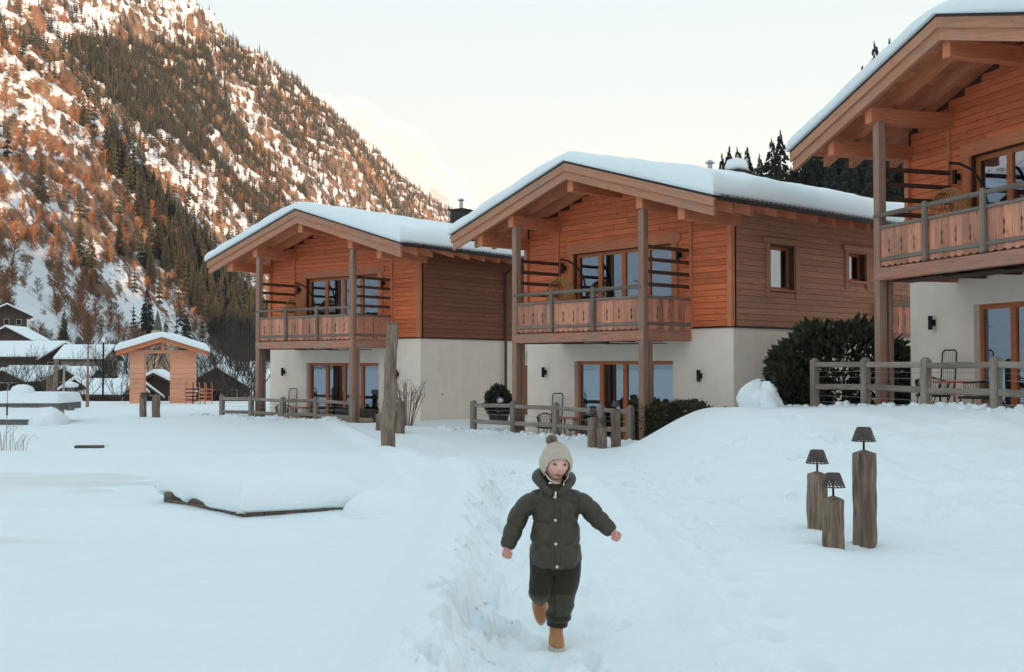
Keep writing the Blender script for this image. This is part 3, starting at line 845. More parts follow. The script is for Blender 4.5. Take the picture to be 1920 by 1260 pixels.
def chimney(roof, x, y, tall):
    z = roof_z(x)
    c = MB(); c.box(x - .28, x + .28, y - .28, y + .28, z - .1, z + tall)
    c.box(x - .33, x + .33, y - .33, y + .33, z + tall + .001, z + tall + .06)
    ch = c.build('chimney', M['roof_tile'], roof)
    return z + tall + .06
def ext_left(root, roof, h):
    zt = chimney(roof, -2.6, 4.9, .88)
    f = MB(); f.lathe([(.07, 0), (.07, .30), (.13, .33), (.13, .345), (.02, .42)], (-2.6, 4.9, zt), 12); f.build('flue', M['steel'], roof)
    p = MB(); p.tube([(.10, 4.05, zt * 0 + 4.55), (.10, 4.05, -.5)], .045, 8); p.tube([(E_ + .05, 4.0, 4.9), (.5, 4.02, 4.72), (.10, 4.05, 4.5)], .045, 8); p.build('downpipe', M['brownpipe'], root)
    MB().box(.0, .05, .95, 1.02, .53, .56).build('tap', M['steel'], root)
def ext_mid(root, roof, h):
    zt = chimney(roof, -2.2, 3.0, .47)
    f = MB(); f.lathe([(.06, -.5), (.06, .22), (.13, .25), (.13, .265), (.02, .34)], (-2.75, 2.6, zt), 12); f.build('flue', M['steel'], roof)
    s = MB(); s.lathe([(.05, 0), (.27, .02), (.31, .12), (.24, .30), (.02, .37)], (-2.2, 3.0, zt), 14); s.build('snow_cap', M['roof_snow'], roof, True)
    # small balcony on the long side
    b_ = MB().box(.03, .40, 5.98, 7.8, 2.15, 2.25).build('side_balcony', M['deckbeam'], root)
    for k in range(10):
        mt = Matrix(((0, 0, 1, .42), (0, 1, 0, 6.07 + k * .18), (1, 0, 0, 2.225), (0, 0, 0, 1)))
        ob = bpy.data.objects.new('balcony_board', balcony_board('R' if k % 2 else 'L', .18, .735)); COL.objects.link(ob); ob.parent = b_; ob.matrix_local = mt
    for k in range(2):
        mt = Matrix(((0, 1, 0, .12 + k * .18), (0, 0, -1, 5.98), (1, 0, 0, 2.225), (0, 0, 0, 1)))
        ob = bpy.data.objects.new('balcony_board', balcony_board('R' if k % 2 else 'L', .18, .735)); COL.objects.link(ob); ob.parent = b_; ob.matrix_local = mt
    beam('handrail', (.42, 5.95, 3.0), (.42, 7.8, 3.0), .10, .07, M['rail'], b_)
    beam('handrail', (.03, 5.97, 3.0), (.37, 5.97, 3.0), .10, .07, M['rail'], b_)

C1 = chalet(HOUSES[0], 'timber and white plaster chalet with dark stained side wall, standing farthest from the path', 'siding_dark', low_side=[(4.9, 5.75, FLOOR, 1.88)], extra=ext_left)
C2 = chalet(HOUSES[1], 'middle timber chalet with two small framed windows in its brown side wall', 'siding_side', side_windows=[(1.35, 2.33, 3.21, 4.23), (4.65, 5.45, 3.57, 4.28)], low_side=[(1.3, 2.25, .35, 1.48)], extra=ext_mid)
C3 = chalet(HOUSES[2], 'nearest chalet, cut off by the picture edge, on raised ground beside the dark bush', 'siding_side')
# ------------------------------------------------------------------ mountains
def P3(u, v, Y): p = px(u, v, Y); return (p.x, p.y, p.z)
ctrl = []
for u, Y in ((-300, 190), (-100, 235), (0, 275), (120, 345), (250, 440), (400, 580), (480, 660), (560, 800), (700, 1200), (800, 1500), (900, 1800)):
    q = P3(u, 684, Y); ctrl.append((q[0], q[1], -3.0)); ctrl.append((q[0] + 90, q[1] - 20, -5.0))
for p in ((-300, -420, 1150), (-100, -330, 1300), (150, -130, 1500), (340, 6, 1700), (410, 62, 1800), (480, 130, 1900), (560, 176, 2050), (640, 240, 2250), (700, 302, 2400), (800, 400, 2600), (900, 490, 2800), (960, 540, 2900)):
    q = P3(*p); ctrl.append(q)
    d = Vector((q[0], q[1])).normalized(); ctrl.append((q[0] + d.x * 500 - 100, q[1] + d.y * 500, q[2] * .80))
for p in ((-150, 60, 720), (60, 150, 700), (170, 250, 650), (240, 345, 625), (300, 420, 612), (400, 515, 604), (470, 580, 610),            # lit spur
          (-150, 330, 480), (0, 300, 520), (0, 450, 400), (0, 560, 330), (100, 410, 490), (150, 510, 460), (250, 575, 500), (120, 600, 390), (350, 610, 540),
          (260, 190, 1150), (310, 345, 950), (360, 445, 850), (430, 535, 790), (500, 600, 780),                                         # hollow behind it
          (150, 60, 1250), (340, 190, 1350), (440, 300, 1420), (450, 450, 1080), (560, 410, 1420), (560, 300, 1720), (640, 450, 1520), (700, 460, 1750), (700, 380, 2050), (800, 480, 2200), (560, 560, 1050), (640, 580, 1250),
          (0, 0, 1000), (-200, -150, 950)):
    ctrl.append(P3(*p))
ctrl = np.array(ctrl)
def _phi(r2): return np.sqrt(r2 + 60.0 ** 2)
_d2 = ((ctrl[:, None, :2] - ctrl[None, :, :2]) ** 2).sum(-1)
n_ = len(ctrl)
_A = np.zeros((n_ + 3, n_ + 3)); _A[:n_, :n_] = _phi(_d2) + np.eye(n_) * -12.0
_P = np.c_[np.ones(n_), ctrl[:, :2] / 1000]; _A[:n_, n_:] = _P; _A[n_:, :n_] = _P.T
_w = np.linalg.solve(_A, np.r_[ctrl[:, 2], 0, 0, 0])
def mz(x, y, detail=True):
    x = np.asarray(x, float).ravel(); y = np.asarray(y, float).ravel(); z = np.zeros_like(x)
    for k in range(0, len(x), 20000):
        s = slice(k, k + 20000)
        d2 = (x[s, None] - ctrl[None, :, 0]) ** 2 + (y[s, None] - ctrl[None, :, 1]) ** 2
        z[s] = _phi(d2) @ _w[:n_] + _w[n_] + (x[s] * _w[n_ + 1] + y[s] * _w[n_ + 2]) / 1000
    if detail:
        amp = sm(5, 90, z)
        # ribs and couloirs that run down the fall line (roughly along x), then crags
        wx = x + 25 * fbm(x / 140, y / 140, 3, 90)
        wy = y + 45 * fbm(x / 170, y / 170, 3, 91)
        z = z + amp * (24 * ridged(wx / 300, wy / 95, 4, 92) + 19 * ridged(wx / 90, wy / 42, 4, 93) + 9 * ridged(x / 24, y / 20, 4, 95))
        cl = sm(260, 420, z)
        st = 22.0; q = z / st; fq = q - np.floor(q)
        z = z + cl * .55 * st * (sm(.35, .75, fq) - fq)          # rock bands high up
        z = z + sm(6, 40, z) * 2.0 * fbm(x / 5.5, y / 5.5, 3, 97)
    return z
us = np.linspace(-420, 1010, 520)
ly = np.concatenate([np.exp(np.linspace(math.log(170), math.log(1000), 330)), np.linspace(1005, 3300, 330)])
U, LY = np.meshgrid((us - 960) / F, ly)
MX = U * LY; MY = LY
MZ = mz(MX, MY).reshape(MX.shape)
def rock_mat(name, snow=(0.84, 0.86, 0.89), r1=(0.10, 0.075, 0.058), r2=(0.30, 0.205, 0.145), cover=0.5, brush=(0.20, 0.10, 0.055)):
    m, nt, b = new_mat(name)
    g = N(nt, 'ShaderNodeNewGeometry'); sp = N(nt, 'ShaderNodeSeparateXYZ'); nt.links.new(g.outputs['Normal'], sp.inputs[0])
    pos = g.outputs['Position']
    def noise(scale, det=8, sc=(1, 1, 1), rough=.62):
        mp = N(nt, 'ShaderNodeMapping'); mp.inputs['Scale'].default_value = tuple(scale * c for c in sc)
        nt.links.new(pos, mp.inputs[0]); n = N(nt, 'ShaderNodeTexNoise'); n.inputs['Scale'].default_value = 1.0; n.inputs['Detail'].default_value = det; n.inputs['Roughness'].default_value = rough
        nt.links.new(mp.outputs[0], n.inputs['Vector']); return n.outputs['Fac']
    big = noise(.012); mid = noise(.042, sc=(1, 1, 1.3)); fine = noise(.35, sc=(1, 1, 1.6)); streak = noise(.10, sc=(1.5, 1.5, .25))
    def mad(a, k, c):
        n = N(nt, 'ShaderNodeMath', operation='MULTIPLY_ADD'); n.inputs[1].default_value = k
        nt.links.new(a, n.inputs[0])
        if isinstance(c, float): n.inputs[2].default_value = c
        else: nt.links.new(c, n.inputs[2])
        return n.outputs[0]
    # snow lies on gentler ground, broken by rock steps and scrub of every size
    s = mad(sp.outputs['Z'], 1.25, -.42)
    s = mad(mid, 1.15, s); s = mad(fine, .75, s); s = mad(big, .55, s)
    rs = ramp_node(nt, [(0.0, (0, 0, 0)), (1.0, (1, 1, 1))])
    mr = N(nt, 'ShaderNodeMapRange'); mr.inputs['From Min'].default_value = 1.72 - cover * .35; mr.inputs['From Max'].default_value = 1.84 - cover * .35
    nt.links.new(s, mr.inputs[0])
    rr_ = ramp_node(nt, [(0.3, r1), (0.55, tuple((a + c) / 2 for a, c in zip(r1, r2))), (0.7, r2)])
    nt.links.new(streak, rr_.inputs[0])
    rb = ramp_node(nt, [(0.45, (0, 0, 0)), (0.62, (1, 1, 1))]); nt.links.new(big, rb.inputs[0])
    rock = mixc(nt, rb.outputs[0], rr_.outputs[0], brush)
    col = mixc(nt, mr.outputs[0], rock, snow)
    nt.links.new(col, b.inputs['Base Color']); b.inputs['Roughness'].default_value = .9; b.inputs['Specular IOR Level'].default_value = .15
    h = mad(fine, .5, mid)
    bump(nt, b, h, .9, 5.0)
    return m
M['mountain'] = rock_mat('mountain_rock_and_snow', cover=.52, r1=(0.075, 0.055, 0.042), r2=(0.40, 0.27, 0.18))
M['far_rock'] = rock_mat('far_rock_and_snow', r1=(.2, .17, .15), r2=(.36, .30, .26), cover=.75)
grid_mesh('mountain', MX, MY, MZ, M['mountain'])
# far peak at the end of the valley
fu = np.linspace(560, 1250, 240); fl = np.linspace(4300, 6600, 120)
FU, FL = np.meshgrid((fu - 960) / F, fl); FX = FU * FL; FY = FL
prof = np.interp(fu, [560, 640, 720, 800, 830, 870, 900, 960, 1050, 1250], [150, 190, 265, 318, 335, 368, 388, 440, 500, 560])
zc = (HZ - prof) / F * 5600
FZ = zc[None, :] * (sm(4300, 5600, FL) - .35 * sm(5650, 6600, FL)) + 75 * ridged(FX / 420, FY / 420, 5, 5) * sm(4300, 5200, FL) + 20 * fbm(FX / 70, FY / 70, 4, 6)
grid_mesh('far_peak', FX, FY, FZ - 40, M['far_rock'])
# the wooded slope that rises behind the right hand chalets
hx, hy = np.meshgrid(np.linspace(-60, 420, 120), np.linspace(70, 700, 120))
def hill_right(x, y): return np.maximum(-3.0, 0.62 * np.clip(x - 5 - .04 * y, 0, None) * sm(80, 170, y) - 3 + 3 * fbm(x / 25, y / 25, 3, 33))
grid_mesh('wooded_hill', hx, hy, hill_right(hx, hy), M['mountain'])
# unseen mountain added behind the viewer to cast shade over the valley floor
bx, by = np.meshgrid(np.linspace(-2600, 2200, 150), np.linspace(-260, -1900, 70))
BZ = 235 * sm(-260, -900, by) * (1 + .04 * fbm(bx / 500, bx * 0, 3, 3)) + 12 * ridged(bx / 260, by / 260, 4, 13) * sm(-300, -500, by)
grid_mesh('rear_shade_mountain', bx, by, BZ - 4, M['far_rock'])
# the flank of the valley beside and behind the viewer's left
vx, vy = np.meshgrid(np.linspace(-280, -1100, 60), np.linspace(-240, 330, 60))
VZ = .85 * np.clip(-280 - vx, 0, 330) * (1 + .15 * fbm(vx / 150, vy / 90, 3, 8)) + 12 * ridged(vx / 90, vy / 60, 3, 9) * sm(-300, -400, vx)
grid_mesh('valley_flank', vx, vy, VZ - 4, M['far_rock'])

# ------------------------------------------------------------------ conifers
M['spruce'] = plain('spruce_needles', (0.046, 0.047, 0.026), .85, var=.5, scale=.6, bumps=0)
M['spruce_dark'] = plain('dark_spruce_needles', (0.028, 0.032, 0.022), .85, var=.5, scale=.5, bumps=0)
M['larchtree'] = plain('bare_larch_twigs', (0.26, 0.12, 0.055), .9, var=.4, scale=.5, bumps=0)
def spruce_mesh(name, mat, seed, tiers=11, arms=8, H=1.0, wid=.17, thin=0.0, snow=False):
    """drooping, tapering tiers of ragged boughs round a trunk; height 1"""
    rnd = random.Random(seed); mb = MB()
    mb.tube([(0, 0, -.04), (0, 0, .5), (0, 0, .97)], [.014, .009, .002], 5)
    for t in range(tiers):
        f = t / (tiers - 1); z = .10 + .86 * f ** .92
        r0 = wid * (1 - f) ** .82 + .012
        na = max(4, int(arms * (1 - .45 * f)))
        for k in range(na):
            if rnd.random() < thin: continue
            a = 2 * math.pi * (k + rnd.uniform(-.35, .35)) / na + t * .7
            r = r0 * rnd.uniform(.72, 1.15); dz = -r * rnd.uniform(.25, .55); w = r * rnd.uniform(.30, .42)
            ca, sa = math.cos(a), math.sin(a)
            zz = z + rnd.uniform(-.015, .015)
            tip = (ca * r, sa * r, zz + dz)
            m1 = (ca * r * .55 - sa * w, sa * r * .55 + ca * w, zz + dz * .55 - .012)
            m2 = (ca * r * .55 + sa * w, sa * r * .55 - ca * w, zz + dz * .55 - .012)
            top = (0, 0, zz + .035); low = (ca * r * .45, sa * r * .45, zz + dz * .55 - .05)
            mb.add([top, m1, tip, m2, low], [(0, 1, 2), (0, 2, 3), (1, 4, 2), (4, 3, 2), (0, 4, 1), (0, 3, 4)])
    me = mb.mesh(name); me.materials.append(mat); return me
def bush_mesh(name, mat, seed, n=150, wide=.30):
    """leafless crown: a thin stem with many fine twigs, height 1"""
    rnd = random.Random(seed); mb = MB()
    mb.tube([(0, 0, 0), (.01, 0, .5), (0, .01, .9)], [.014, .009, .003], 4, False)
    for k in range(n):
        z0 = rnd.uniform(.08, .85); a = rnd.uniform(0, 6.283); l = wide * (1.05 - .8 * z0) * rnd.uniform(.5, 1.1); rise = l * rnd.uniform(.5, 1.5)
        x1, y1, z1 = math.cos(a) * l, math.sin(a) * l, min(1.0, z0 + rise)
        w = rnd.uniform(.006, .014); b_ = a + 1.57; dx, dy = math.cos(b_) * w, math.sin(b_) * w
        zm = z0 + (z1 - z0) * .4
        mb.add([(0, 0, z0), (x1 * .55 + dx, y1 * .55 + dy, zm), (x1, y1, z1), (x1 * .55 - dx, y1 * .55 - dy, zm + .02)], [(0, 1, 2, 3)])
    me = mb.mesh(name); me.materials.append(mat); return me
def fine_spruce(name, mat, seed, wid=.2, tiers=30):
    """spruce with separate drooping boughs, each with side twigs; height 1"""
    rnd = random.Random(seed); mb = MB()
    mb.tube([(0, 0, -.04), (0, 0, .5), (0, 0, .98)], [.013, .008, .0015], 5)
    for t in range(tiers):
        f = t / (tiers - 1); z = .09 + .895 * f ** .95; r0 = wid * (1 - f) ** .85 + .008; na = max(4, int(11 * (1 - .5 * f)))
        for k in range(na):
            if rnd.random() < .10: continue
            a = 6.283 * (k + rnd.uniform(-.4, .4)) / na + t * 1.3; r = r0 * rnd.uniform(.6, 1.2); dr = -r * rnd.uniform(.15, .5)
            ca, sa = math.cos(a), math.sin(a); zz = z + rnd.uniform(-.01, .01)
            def at(u_, s_, h_=0): return (ca * r * u_ - sa * s_, sa * r * u_ + ca * s_, zz + dr * u_ ** 1.4 + h_)
            w = r * .16
            mb.add([at(0, 0, .012), at(.5, w), at(1, 0, .01), at(.5, -w), at(.5, 0, -.02)], [(0, 1, 2), (0, 2, 3), (1, 4, 2), (4, 3, 2)])
            for q, l in ((.35, .42), (.6, .36), (.82, .22)):
                for sd in (-1, 1):
                    l2 = l * r * rnd.uniform(.7, 1.2)
                    mb.add([at(q - .07, 0), at(q + .07, 0, .004), at(q + .22, sd * l2, -.012 - .2 * l2), at(q + .08, sd * l2 * .6, -.025)], [(0, 1, 2, 3)])
    me = mb.mesh(name); me.materials.append(mat); return me
SPR = [fine_spruce('spruce_%s' % n, M['spruce'], i, w, 22) for i, (n, w) in enumerate((('slim', .12), ('full', .16), ('broad', .19)))]
SPRD = [fine_spruce('dark_spruce_%s' % n, M['spruce_dark'], 10 + i, w) for i, (n, w) in enumerate((('slim', .17), ('full', .22)))]
SPRS = [spruce_mesh('small_spruce', M['spruce'], 20, tiers=8, arms=6, wid=.17), spruce_mesh('small_dark_spruce', M['spruce_dark'], 21, tiers=8, arms=6, wid=.15), spruce_mesh('thin_spruce', M['spruce'], 22, tiers=7, arms=6, wid=.12, thin=.15)]
LAR = [bush_mesh('bare_crown', M['larchtree'], 30), bush_mesh('bare_crown_wide', M['larchtree'], 31)]

rng = np.random.default_rng(5)
NT = 260000
tu = rng.uniform(-300, 960, NT); tY = np.exp(rng.uniform(math.log(240), math.log(3000), NT))
tx = (tu - 960) / F * tY; ty = tY
tz = mz(tx, ty)
tv = HZ - (tz - CAMZ) / ty * F
# how thickly each slope is wooded
clump = lambda sc, sd: sm(-.12, .22, fbm(tx / sc, ty / sc, 4, sd))
den = .03 + .28 * clump(55, 201) * clump(140, 208)                                                   # rocky spur: scattered clumps
den = np.where(tY > 800, .04 + .22 * clump(70, 202), den)
den = np.where((tY > 1000) & (tu < 430) & (tu > 120) & (tv > 70) & (tv < 305), .97 * sm(-.5, -.2, fbm(tx / 60, ty / 90, 3, 205)), den)   # dark forest in the hollow
den = np.where((tY > 1150) & (tu > 420), .10 + .9 * sm(-.25, -.02, fbm(tx / 95, ty / 130, 3, 203)), den)   # lit shoulder
crest = np.interp(tu, [60, 170, 240, 300, 400, 470, 520], [150, 250, 345, 420, 515, 580, 620])
den = np.where((tY > 645) & (tY < 1130) & (tu > 150) & (tu < 545) & (tv > 285), .035, den)            # open snow in the hollow
den = np.where((tu > 205) & (tY < 645) & (tv > crest - 12) & (tv < crest + 30 + .42 * (tu - 205)), .97 * sm(-.4, -.1, fbm(tx / 40, ty / 40, 3, 204)), den)   # grove along the spur's shoulder
den = np.where((tv < 75) & (tu < 430), .05, den)
den = den * (tz > 3)
# equal spacing on the ground rather than in the view
wgt = (tY / 1000.0) ** 2 * 1.0
keep = rng.uniform(0, 1, NT) < den * np.clip(wgt, .05, 1.0)
idx = np.nonzero(keep)[0]
hgt = np.where(tY[idx] < 645, rng.uniform(12, 25, len(idx)), rng.uniform(9, 19, len(idx)))
larch = rng.uniform(0, 1, len(idx)) < np.where((tY[idx] < 430), .96, np.where((tY[idx] < 645) & (tu[idx] < 205), .5, .04)) * (tY[idx] < 645) + (tY[idx] >= 645) * (np.where(tY[idx] < 700, .06, np.where((tu[idx] < 430), .05, .16)))
hgt = np.where(larch, hgt * .66, hgt)
app = np.where(larch, 0, hgt / tY[idx]); 
app = np.where((tu[idx] > 20) & (tu[idx] < 500) & (tv[idx] < 690), app, 0)
order = np.argsort(-app)[:230]
single = np.zeros(len(idx), bool); single[order] = True
for k in order:
    i = idx[k]; dark = (tu[i] > 205 and rng.uniform(0, 1) < .75)
    me = (SPRD if dark else SPR)[int(rng.integers(0, 2 if dark else 3))]
    o = bpy.data.objects.new('spruce_tree', me); COL.objects.link(o)
    s = float(hgt[k]); o.location = (float(tx[i]), float(ty[i]), float(tz[i]) - .6); o.scale = (s * float(rng.uniform(.85, 1.15)),) * 2 + (s,); o.rotation_euler = (0, 0, float(rng.uniform(0, 6.28)))
    tag(o, 'single tall spruce among those on the mountain slope left of the farthest chalet', 'tree', 'tall spruces on the near mountain slope')

def scatter(name, label, meshes, pts, heights, seed, cat):
    """a wood that reads as one mass: one object that carries all of its trees as instances"""
    rnd = np.random.default_rng(seed)
    me = bpy.data.meshes.new(name); me.vertices.add(len(pts)); me.vertices.foreach_set('co', np.asarray(pts, np.float32).ravel())
    at = me.attributes.new('size', 'FLOAT', 'POINT'); at.data.foreach_set('value', np.asarray(heights, np.float32))
    at = me.attributes.new('turn', 'FLOAT', 'POINT'); at.data.foreach_set('value', rnd.uniform(0, 6.28, len(pts)).astype(np.float32))
    at = me.attributes.new('pick', 'INT', 'POINT'); at.data.foreach_set('value', rnd.integers(0, len(meshes), len(pts)).astype(np.int32))
    o = link(name, me); tag(o, label, cat, kind='stuff')
    ng = bpy.data.node_groups.new(name, 'GeometryNodeTree')
    ng.interface.new_socket('Geometry', in_out='INPUT', socket_type='NodeSocketGeometry'); ng.interface.new_socket('Geometry', in_out='OUTPUT', socket_type='NodeSocketGeometry')
    gi = ng.nodes.new('NodeGroupInput'); go = ng.nodes.new('NodeGroupOutput')
    join = ng.nodes.new('GeometryNodeJoinGeometry')
    def named(n, t):
        a = ng.nodes.new('GeometryNodeInputNamedAttribute'); a.data_type = t; a.inputs[0].default_value = n; return a
    for k, src in enumerate(meshes):
        # source crown as plain data inside the tree: a hidden-free mesh primitive is not needed, the object carries it
        io = bpy.data.objects.new('tree_form', src)
        oi = ng.nodes.new('GeometryNodeObjectInfo'); oi.inputs['Object'].default_value = io; oi.inputs['As Instance'].default_value = True
        ip = ng.nodes.new('GeometryNodeInstanceOnPoints')
        ng.links.new(gi.outputs[0], ip.inputs['Points']); ng.links.new(oi.outputs['Geometry'], ip.inputs['Instance'])
        cmp_ = ng.nodes.new('FunctionNodeCompare'); cmp_.data_type = 'INT'; cmp_.operation = 'EQUAL'; cmp_.inputs[3].default_value = k
        ng.links.new(named('pick', 'INT').outputs[0], cmp_.inputs[2]); ng.links.new(cmp_.outputs[0], ip.inputs['Selection'])
        cx = ng.nodes.new('ShaderNodeCombineXYZ'); ng.links.new(named('turn', 'FLOAT').outputs[0], cx.inputs[2])
        ng.links.new(cx.outputs[0], ip.inputs['Rotation']); ng.links.new(named('size', 'FLOAT').outputs[0], ip.inputs['Scale'])
        ng.links.new(ip.outputs[0], join.inputs[0])
    ng.links.new(join.outputs[0], go.inputs[0])
    md = o.modifiers.new('wood', 'NODES'); md.node_group = ng
    return o
pts = np.c_[tx[idx], ty[idx], tz[idx] - .5]
rest = ~single
far = rest & ~larch
scatter('spruce_forest', 'spruce forest covering the mountainside', [SPRS[0], SPRS[1], SPRS[2], SPRS[1]], pts[far], hgt[far], 1, 'forest')
lb = rest & larch
scatter('bare_larches', 'rust coloured leafless larches and scrub scattered over the mountainside', LAR, pts[lb], hgt[lb], 2, 'trees')
# low scrub that roughens the open ground
NS = 22000
su = rng.uniform(-300, 900, NS); sY = np.exp(rng.uniform(math.log(250), math.log(1500), NS)); sx = (su - 960) / F * sY
sz = mz(sx, sY); ok = (sz > 2) & (rng.uniform(0, 1, NS) < sm(-.25, .25, fbm(sx / 45, sY / 45, 4, 301)) * np.clip((sY / 700) ** 2, .12, 1))
M['scrub'] = plain('leafless_scrub', (0.13, 0.075, 0.05), .9, var=.5, scale=.4, bumps=0)
SCR = [bush_mesh('scrub_clump', M['scrub'], 40, 90, .5), bush_mesh('scrub_clump_rust', M['larchtree'], 41, 90, .5)]
scatter('hillside_scrub', 'low leafless scrub on the snowy slopes', SCR, np.c_[sx[ok], sY[ok], sz[ok] - .3], rng.uniform(3, 8, ok.sum()), 3, 'scrub')
# dark spruces on the wooded hill behind the right hand chalets
rh = random.Random(12); n = 0; tall = []
for (u, v, Y) in ((1640, 84, 175), (1668, 78, 190), (1617, 128, 178), (1463, 268, 150), (1447, 283, 158), (1401, 298, 165), (1383, 300, 150), (1367, 298, 145), (1424, 312, 150), (1354, 312, 150), (1500, 272, 160), (1520, 262, 150), (1545, 255, 165), (1580, 215, 170), (1700, 60, 180)):
    v = v - (24 if v > 200 else 6); p = px(u, v, Y); g = float(hill_right(np.array([p.x]), np.array([p.y]))[0]); tall.append((p.x, p.y, g, p.z - g))
for k in range(95):
    Y = rh.uniform(95, 240); u = rh.uniform(1330, 1760); x = (u - 960) / F * Y
    g = float(hill_right(np.array([x]), np.array([Y]))[0])
    vt = {True: np.interp(u, [1330, 1360, 1440, 1480, 1560, 1640, 1760], [345, 325, 325, 300, 250, 150, 60])}[True]
    mx = CAMZ + (HZ - vt) / F * Y - g
    s = min(rh.uniform(12, 24), mx)
    if s > 7: tall.append((x, Y, g, s))
for x, y, g, s in tall:
    o = bpy.data.objects.new('spruce_tree', SPRD[rh.randrange(2)]); COL.objects.link(o)
    o.location = (x, y, g - .3); o.scale = (s * 1.0, s * 1.0, s + .3); o.rotation_euler = (0, 0, rh.uniform(0, 6.28))
    tag(o, 'dark spruce on the wooded hill behind the middle and nearest chalets', 'tree', 'dark spruces on the wooded hill')
# ------------------------------------------------------------------ terrace fences
def fence(h, xs, off, ztop, label, wires=True, zlow=None):
    g = house_world(h, xs[0], -h['d'] - off)
    root = empty('rail_fence', (h['X'], h['Y'], h['dz']), R(h['th'] - 90))
    tag(root, label, 'fence', 'post and rail fences of the terraces')
    y = -h['d'] - off; rnd = random.Random(len(label))
    tops = []
    for x in xs:
        zb = FLOOR - .35; zt = ztop - h['dz'] + rnd.uniform(-.02, .02)
        me = MB()
        w = .075
        me.box(-w, w, -w, w, zb, zt - .05); me.add([(-w, -w, zt - .05), (w, -w, zt - .05), (w, w, zt - .05), (-w, w, zt - .05), (-w*.55, -w*.55, zt), (w*.55, -w*.55, zt), (w*.55, w*.55, zt), (-w*.55, w*.55, zt)],
            [(0,1,5,4), (1,2,6,5), (2,3,7,6), (3,0,4,7), (4,5,6,7)])
        fr = Matrix.Translation((x, y, 0))
        beam('post', (x, y, zb), (x, y, zt - .03), .15, .15, M['fence'], root, up=(0, -1, 0), bev=.022)
        beam('post_cap', (x, y, zt - .035), (x, y, zt), .105, .105, M['fence'], root, up=(0, -1, 0), bev=.03)
        tops.append(zt)
    for i in range(len(xs) - 1):
        a, b_ = xs[i], xs[i + 1]
        s = 1 if b_ > a else -1
        for dz, hh in ((-.13, .10), (-.56, .11)) + (((-1.0, .12),) if h['dz'] > .5 else ()):
            z0 = tops[i] + dz + rnd.uniform(-.015, .015); z1 = tops[i + 1] + dz + rnd.uniform(-.015, .015)
            beam('rail', (a + s * .074, y - .01, z0), (b_ - s * .074, y - .01, z1), .075, hh, M['fence'], root, bev=.018)
        if wires:
            mb = MB()
            for dz in (-.26, -.37, -.74, -.86):
                mb.tube([(a, y + .02, tops[i] + dz), (b_, y + .02, tops[i + 1] + dz)], .004, 5)
            mb.build('wire', M['steel'], root)
    return root
fence(HOUSES[0], [-7.25, -5.73, -4.16, -2.63, -1.05], .25, .43, 'grey post and rail fence before the farthest chalet')
fence(HOUSES[1], [-7.12, -5.49, -3.92, -2.35, -1.45], .25, .50, 'grey post and rail fence behind the child, before the middle chalet')
fence(HOUSES[2], [-TP2 - 1.47, -TP2 + .23, -TP2 + 1.94, -TP2 + 3.60, -TP2 + 5.3], .50, 1.55, 'grey post and rail fence at the top of the snow bank, nearest chalet')

# ------------------------------------------------------------------ post lamps
def shade_mesh():
    """thin conical metal shade, lower half pierced with rows of diamond holes"""
    mb = MB(); seg = 40; rows = 11; H = .108; r0, r1 = .098, .058
    vs = []; fs = []
    for j in range(rows + 1):
        f = j / rows
        for k in range(seg): a = 2 * math.pi * (k + .5 * (j % 2)) / seg; r = r0 + (r1 - r0) * f; vs.append((r * math.cos(a), r * math.sin(a), H * f))
    for j in range(rows):
        for k in range(seg):
            if 1 <= j <= 6 and j % 2 == 1 and k % 2 == (j // 2) % 2: continue
            fs.append((j*seg+k, j*seg+(k+1) % seg, (j+1)*seg+(k+1) % seg, (j+1)*seg+k))
    mb.add(vs, fs)
    mb.lathe([(.058, H), (.052, H + .008), (.01, H + .010)], (0, 0, 0), 40)
    me = mb.mesh('lamp_shade', True); me.materials.append(M['bronze']); return me
SHADE = shade_mesh()
def rough_post(seed, w, H):
    """split log post: uneven faces, checks down the sides, shallow pyramid top; local X up"""
    rnd = random.Random(seed); mb = MB(); n = 20; rows = 12; vs = []; fs = []
    base = [1 + .10 * rnd.uniform(-1, 1) for _ in range(n)]
    for j in range(rows + 1):
        z = -.25 + (H + .25) * j / rows
        for k in range(n):
            a = 2 * math.pi * k / n + math.pi / 4
            sq = 1 / max(abs(math.cos(a - math.pi/4)), abs(math.sin(a - math.pi/4)))
            r = w / 2 * min(sq, 1.28) * base[k] * (1 + .045 * math.sin(j * .9 + k * 1.7 + seed) + .015 * rnd.uniform(-1, 1))
            vs.append((z, r * math.cos(a), r * math.sin(a)))
    for j in range(rows):
        for k in range(n): fs.append((j*n+k, j*n+(k+1) % n, (j+1)*n+(k+1) % n, (j+1)*n+k))
    t = len(vs); vs.append((H + .035, 0, 0)); fs += [(rows*n+k, rows*n+(k+1) % n, t) for k in range(n)]
    fs.append(tuple(range(n)))
    mb.add(vs, fs); me = mb.mesh('wooden_post'); me.materials.append(M['oldlog']); return me
def post_lamp(x, y, H, w, label, group, stem=.085, scale=1.0, seed=1, shade=True, rz=.4):
    z = ground(x, y)
    root = empty('post_lamp', (x, y, z), rz); tag(root, label, 'lamp', group)
    up = Matrix(((0, 0, 1, 0), (0, 1, 0, 0), (1, 0, 0, 0), (0, 0, 0, 1)))
    up = Matrix(((0, 0, -1, 0), (0, 1, 0, 0), (1, 0, 0, 0), (0, 0, 0, 1)))
    link('wooden_post', rough_post(seed, w, H), None, root, up)
    if shade:
        MB().tube([(0, 0, H + .01), (0, 0, H + stem + .06)], .009, 8).build('stem', M['black'], root, True)
        sh = link('lamp_shade', SHADE, None, root, Matrix.Translation((0, 0, H + stem)) @ Matrix.Scale(scale, 4))
    return root
G3 = 'three wooden post lamps in the snow'
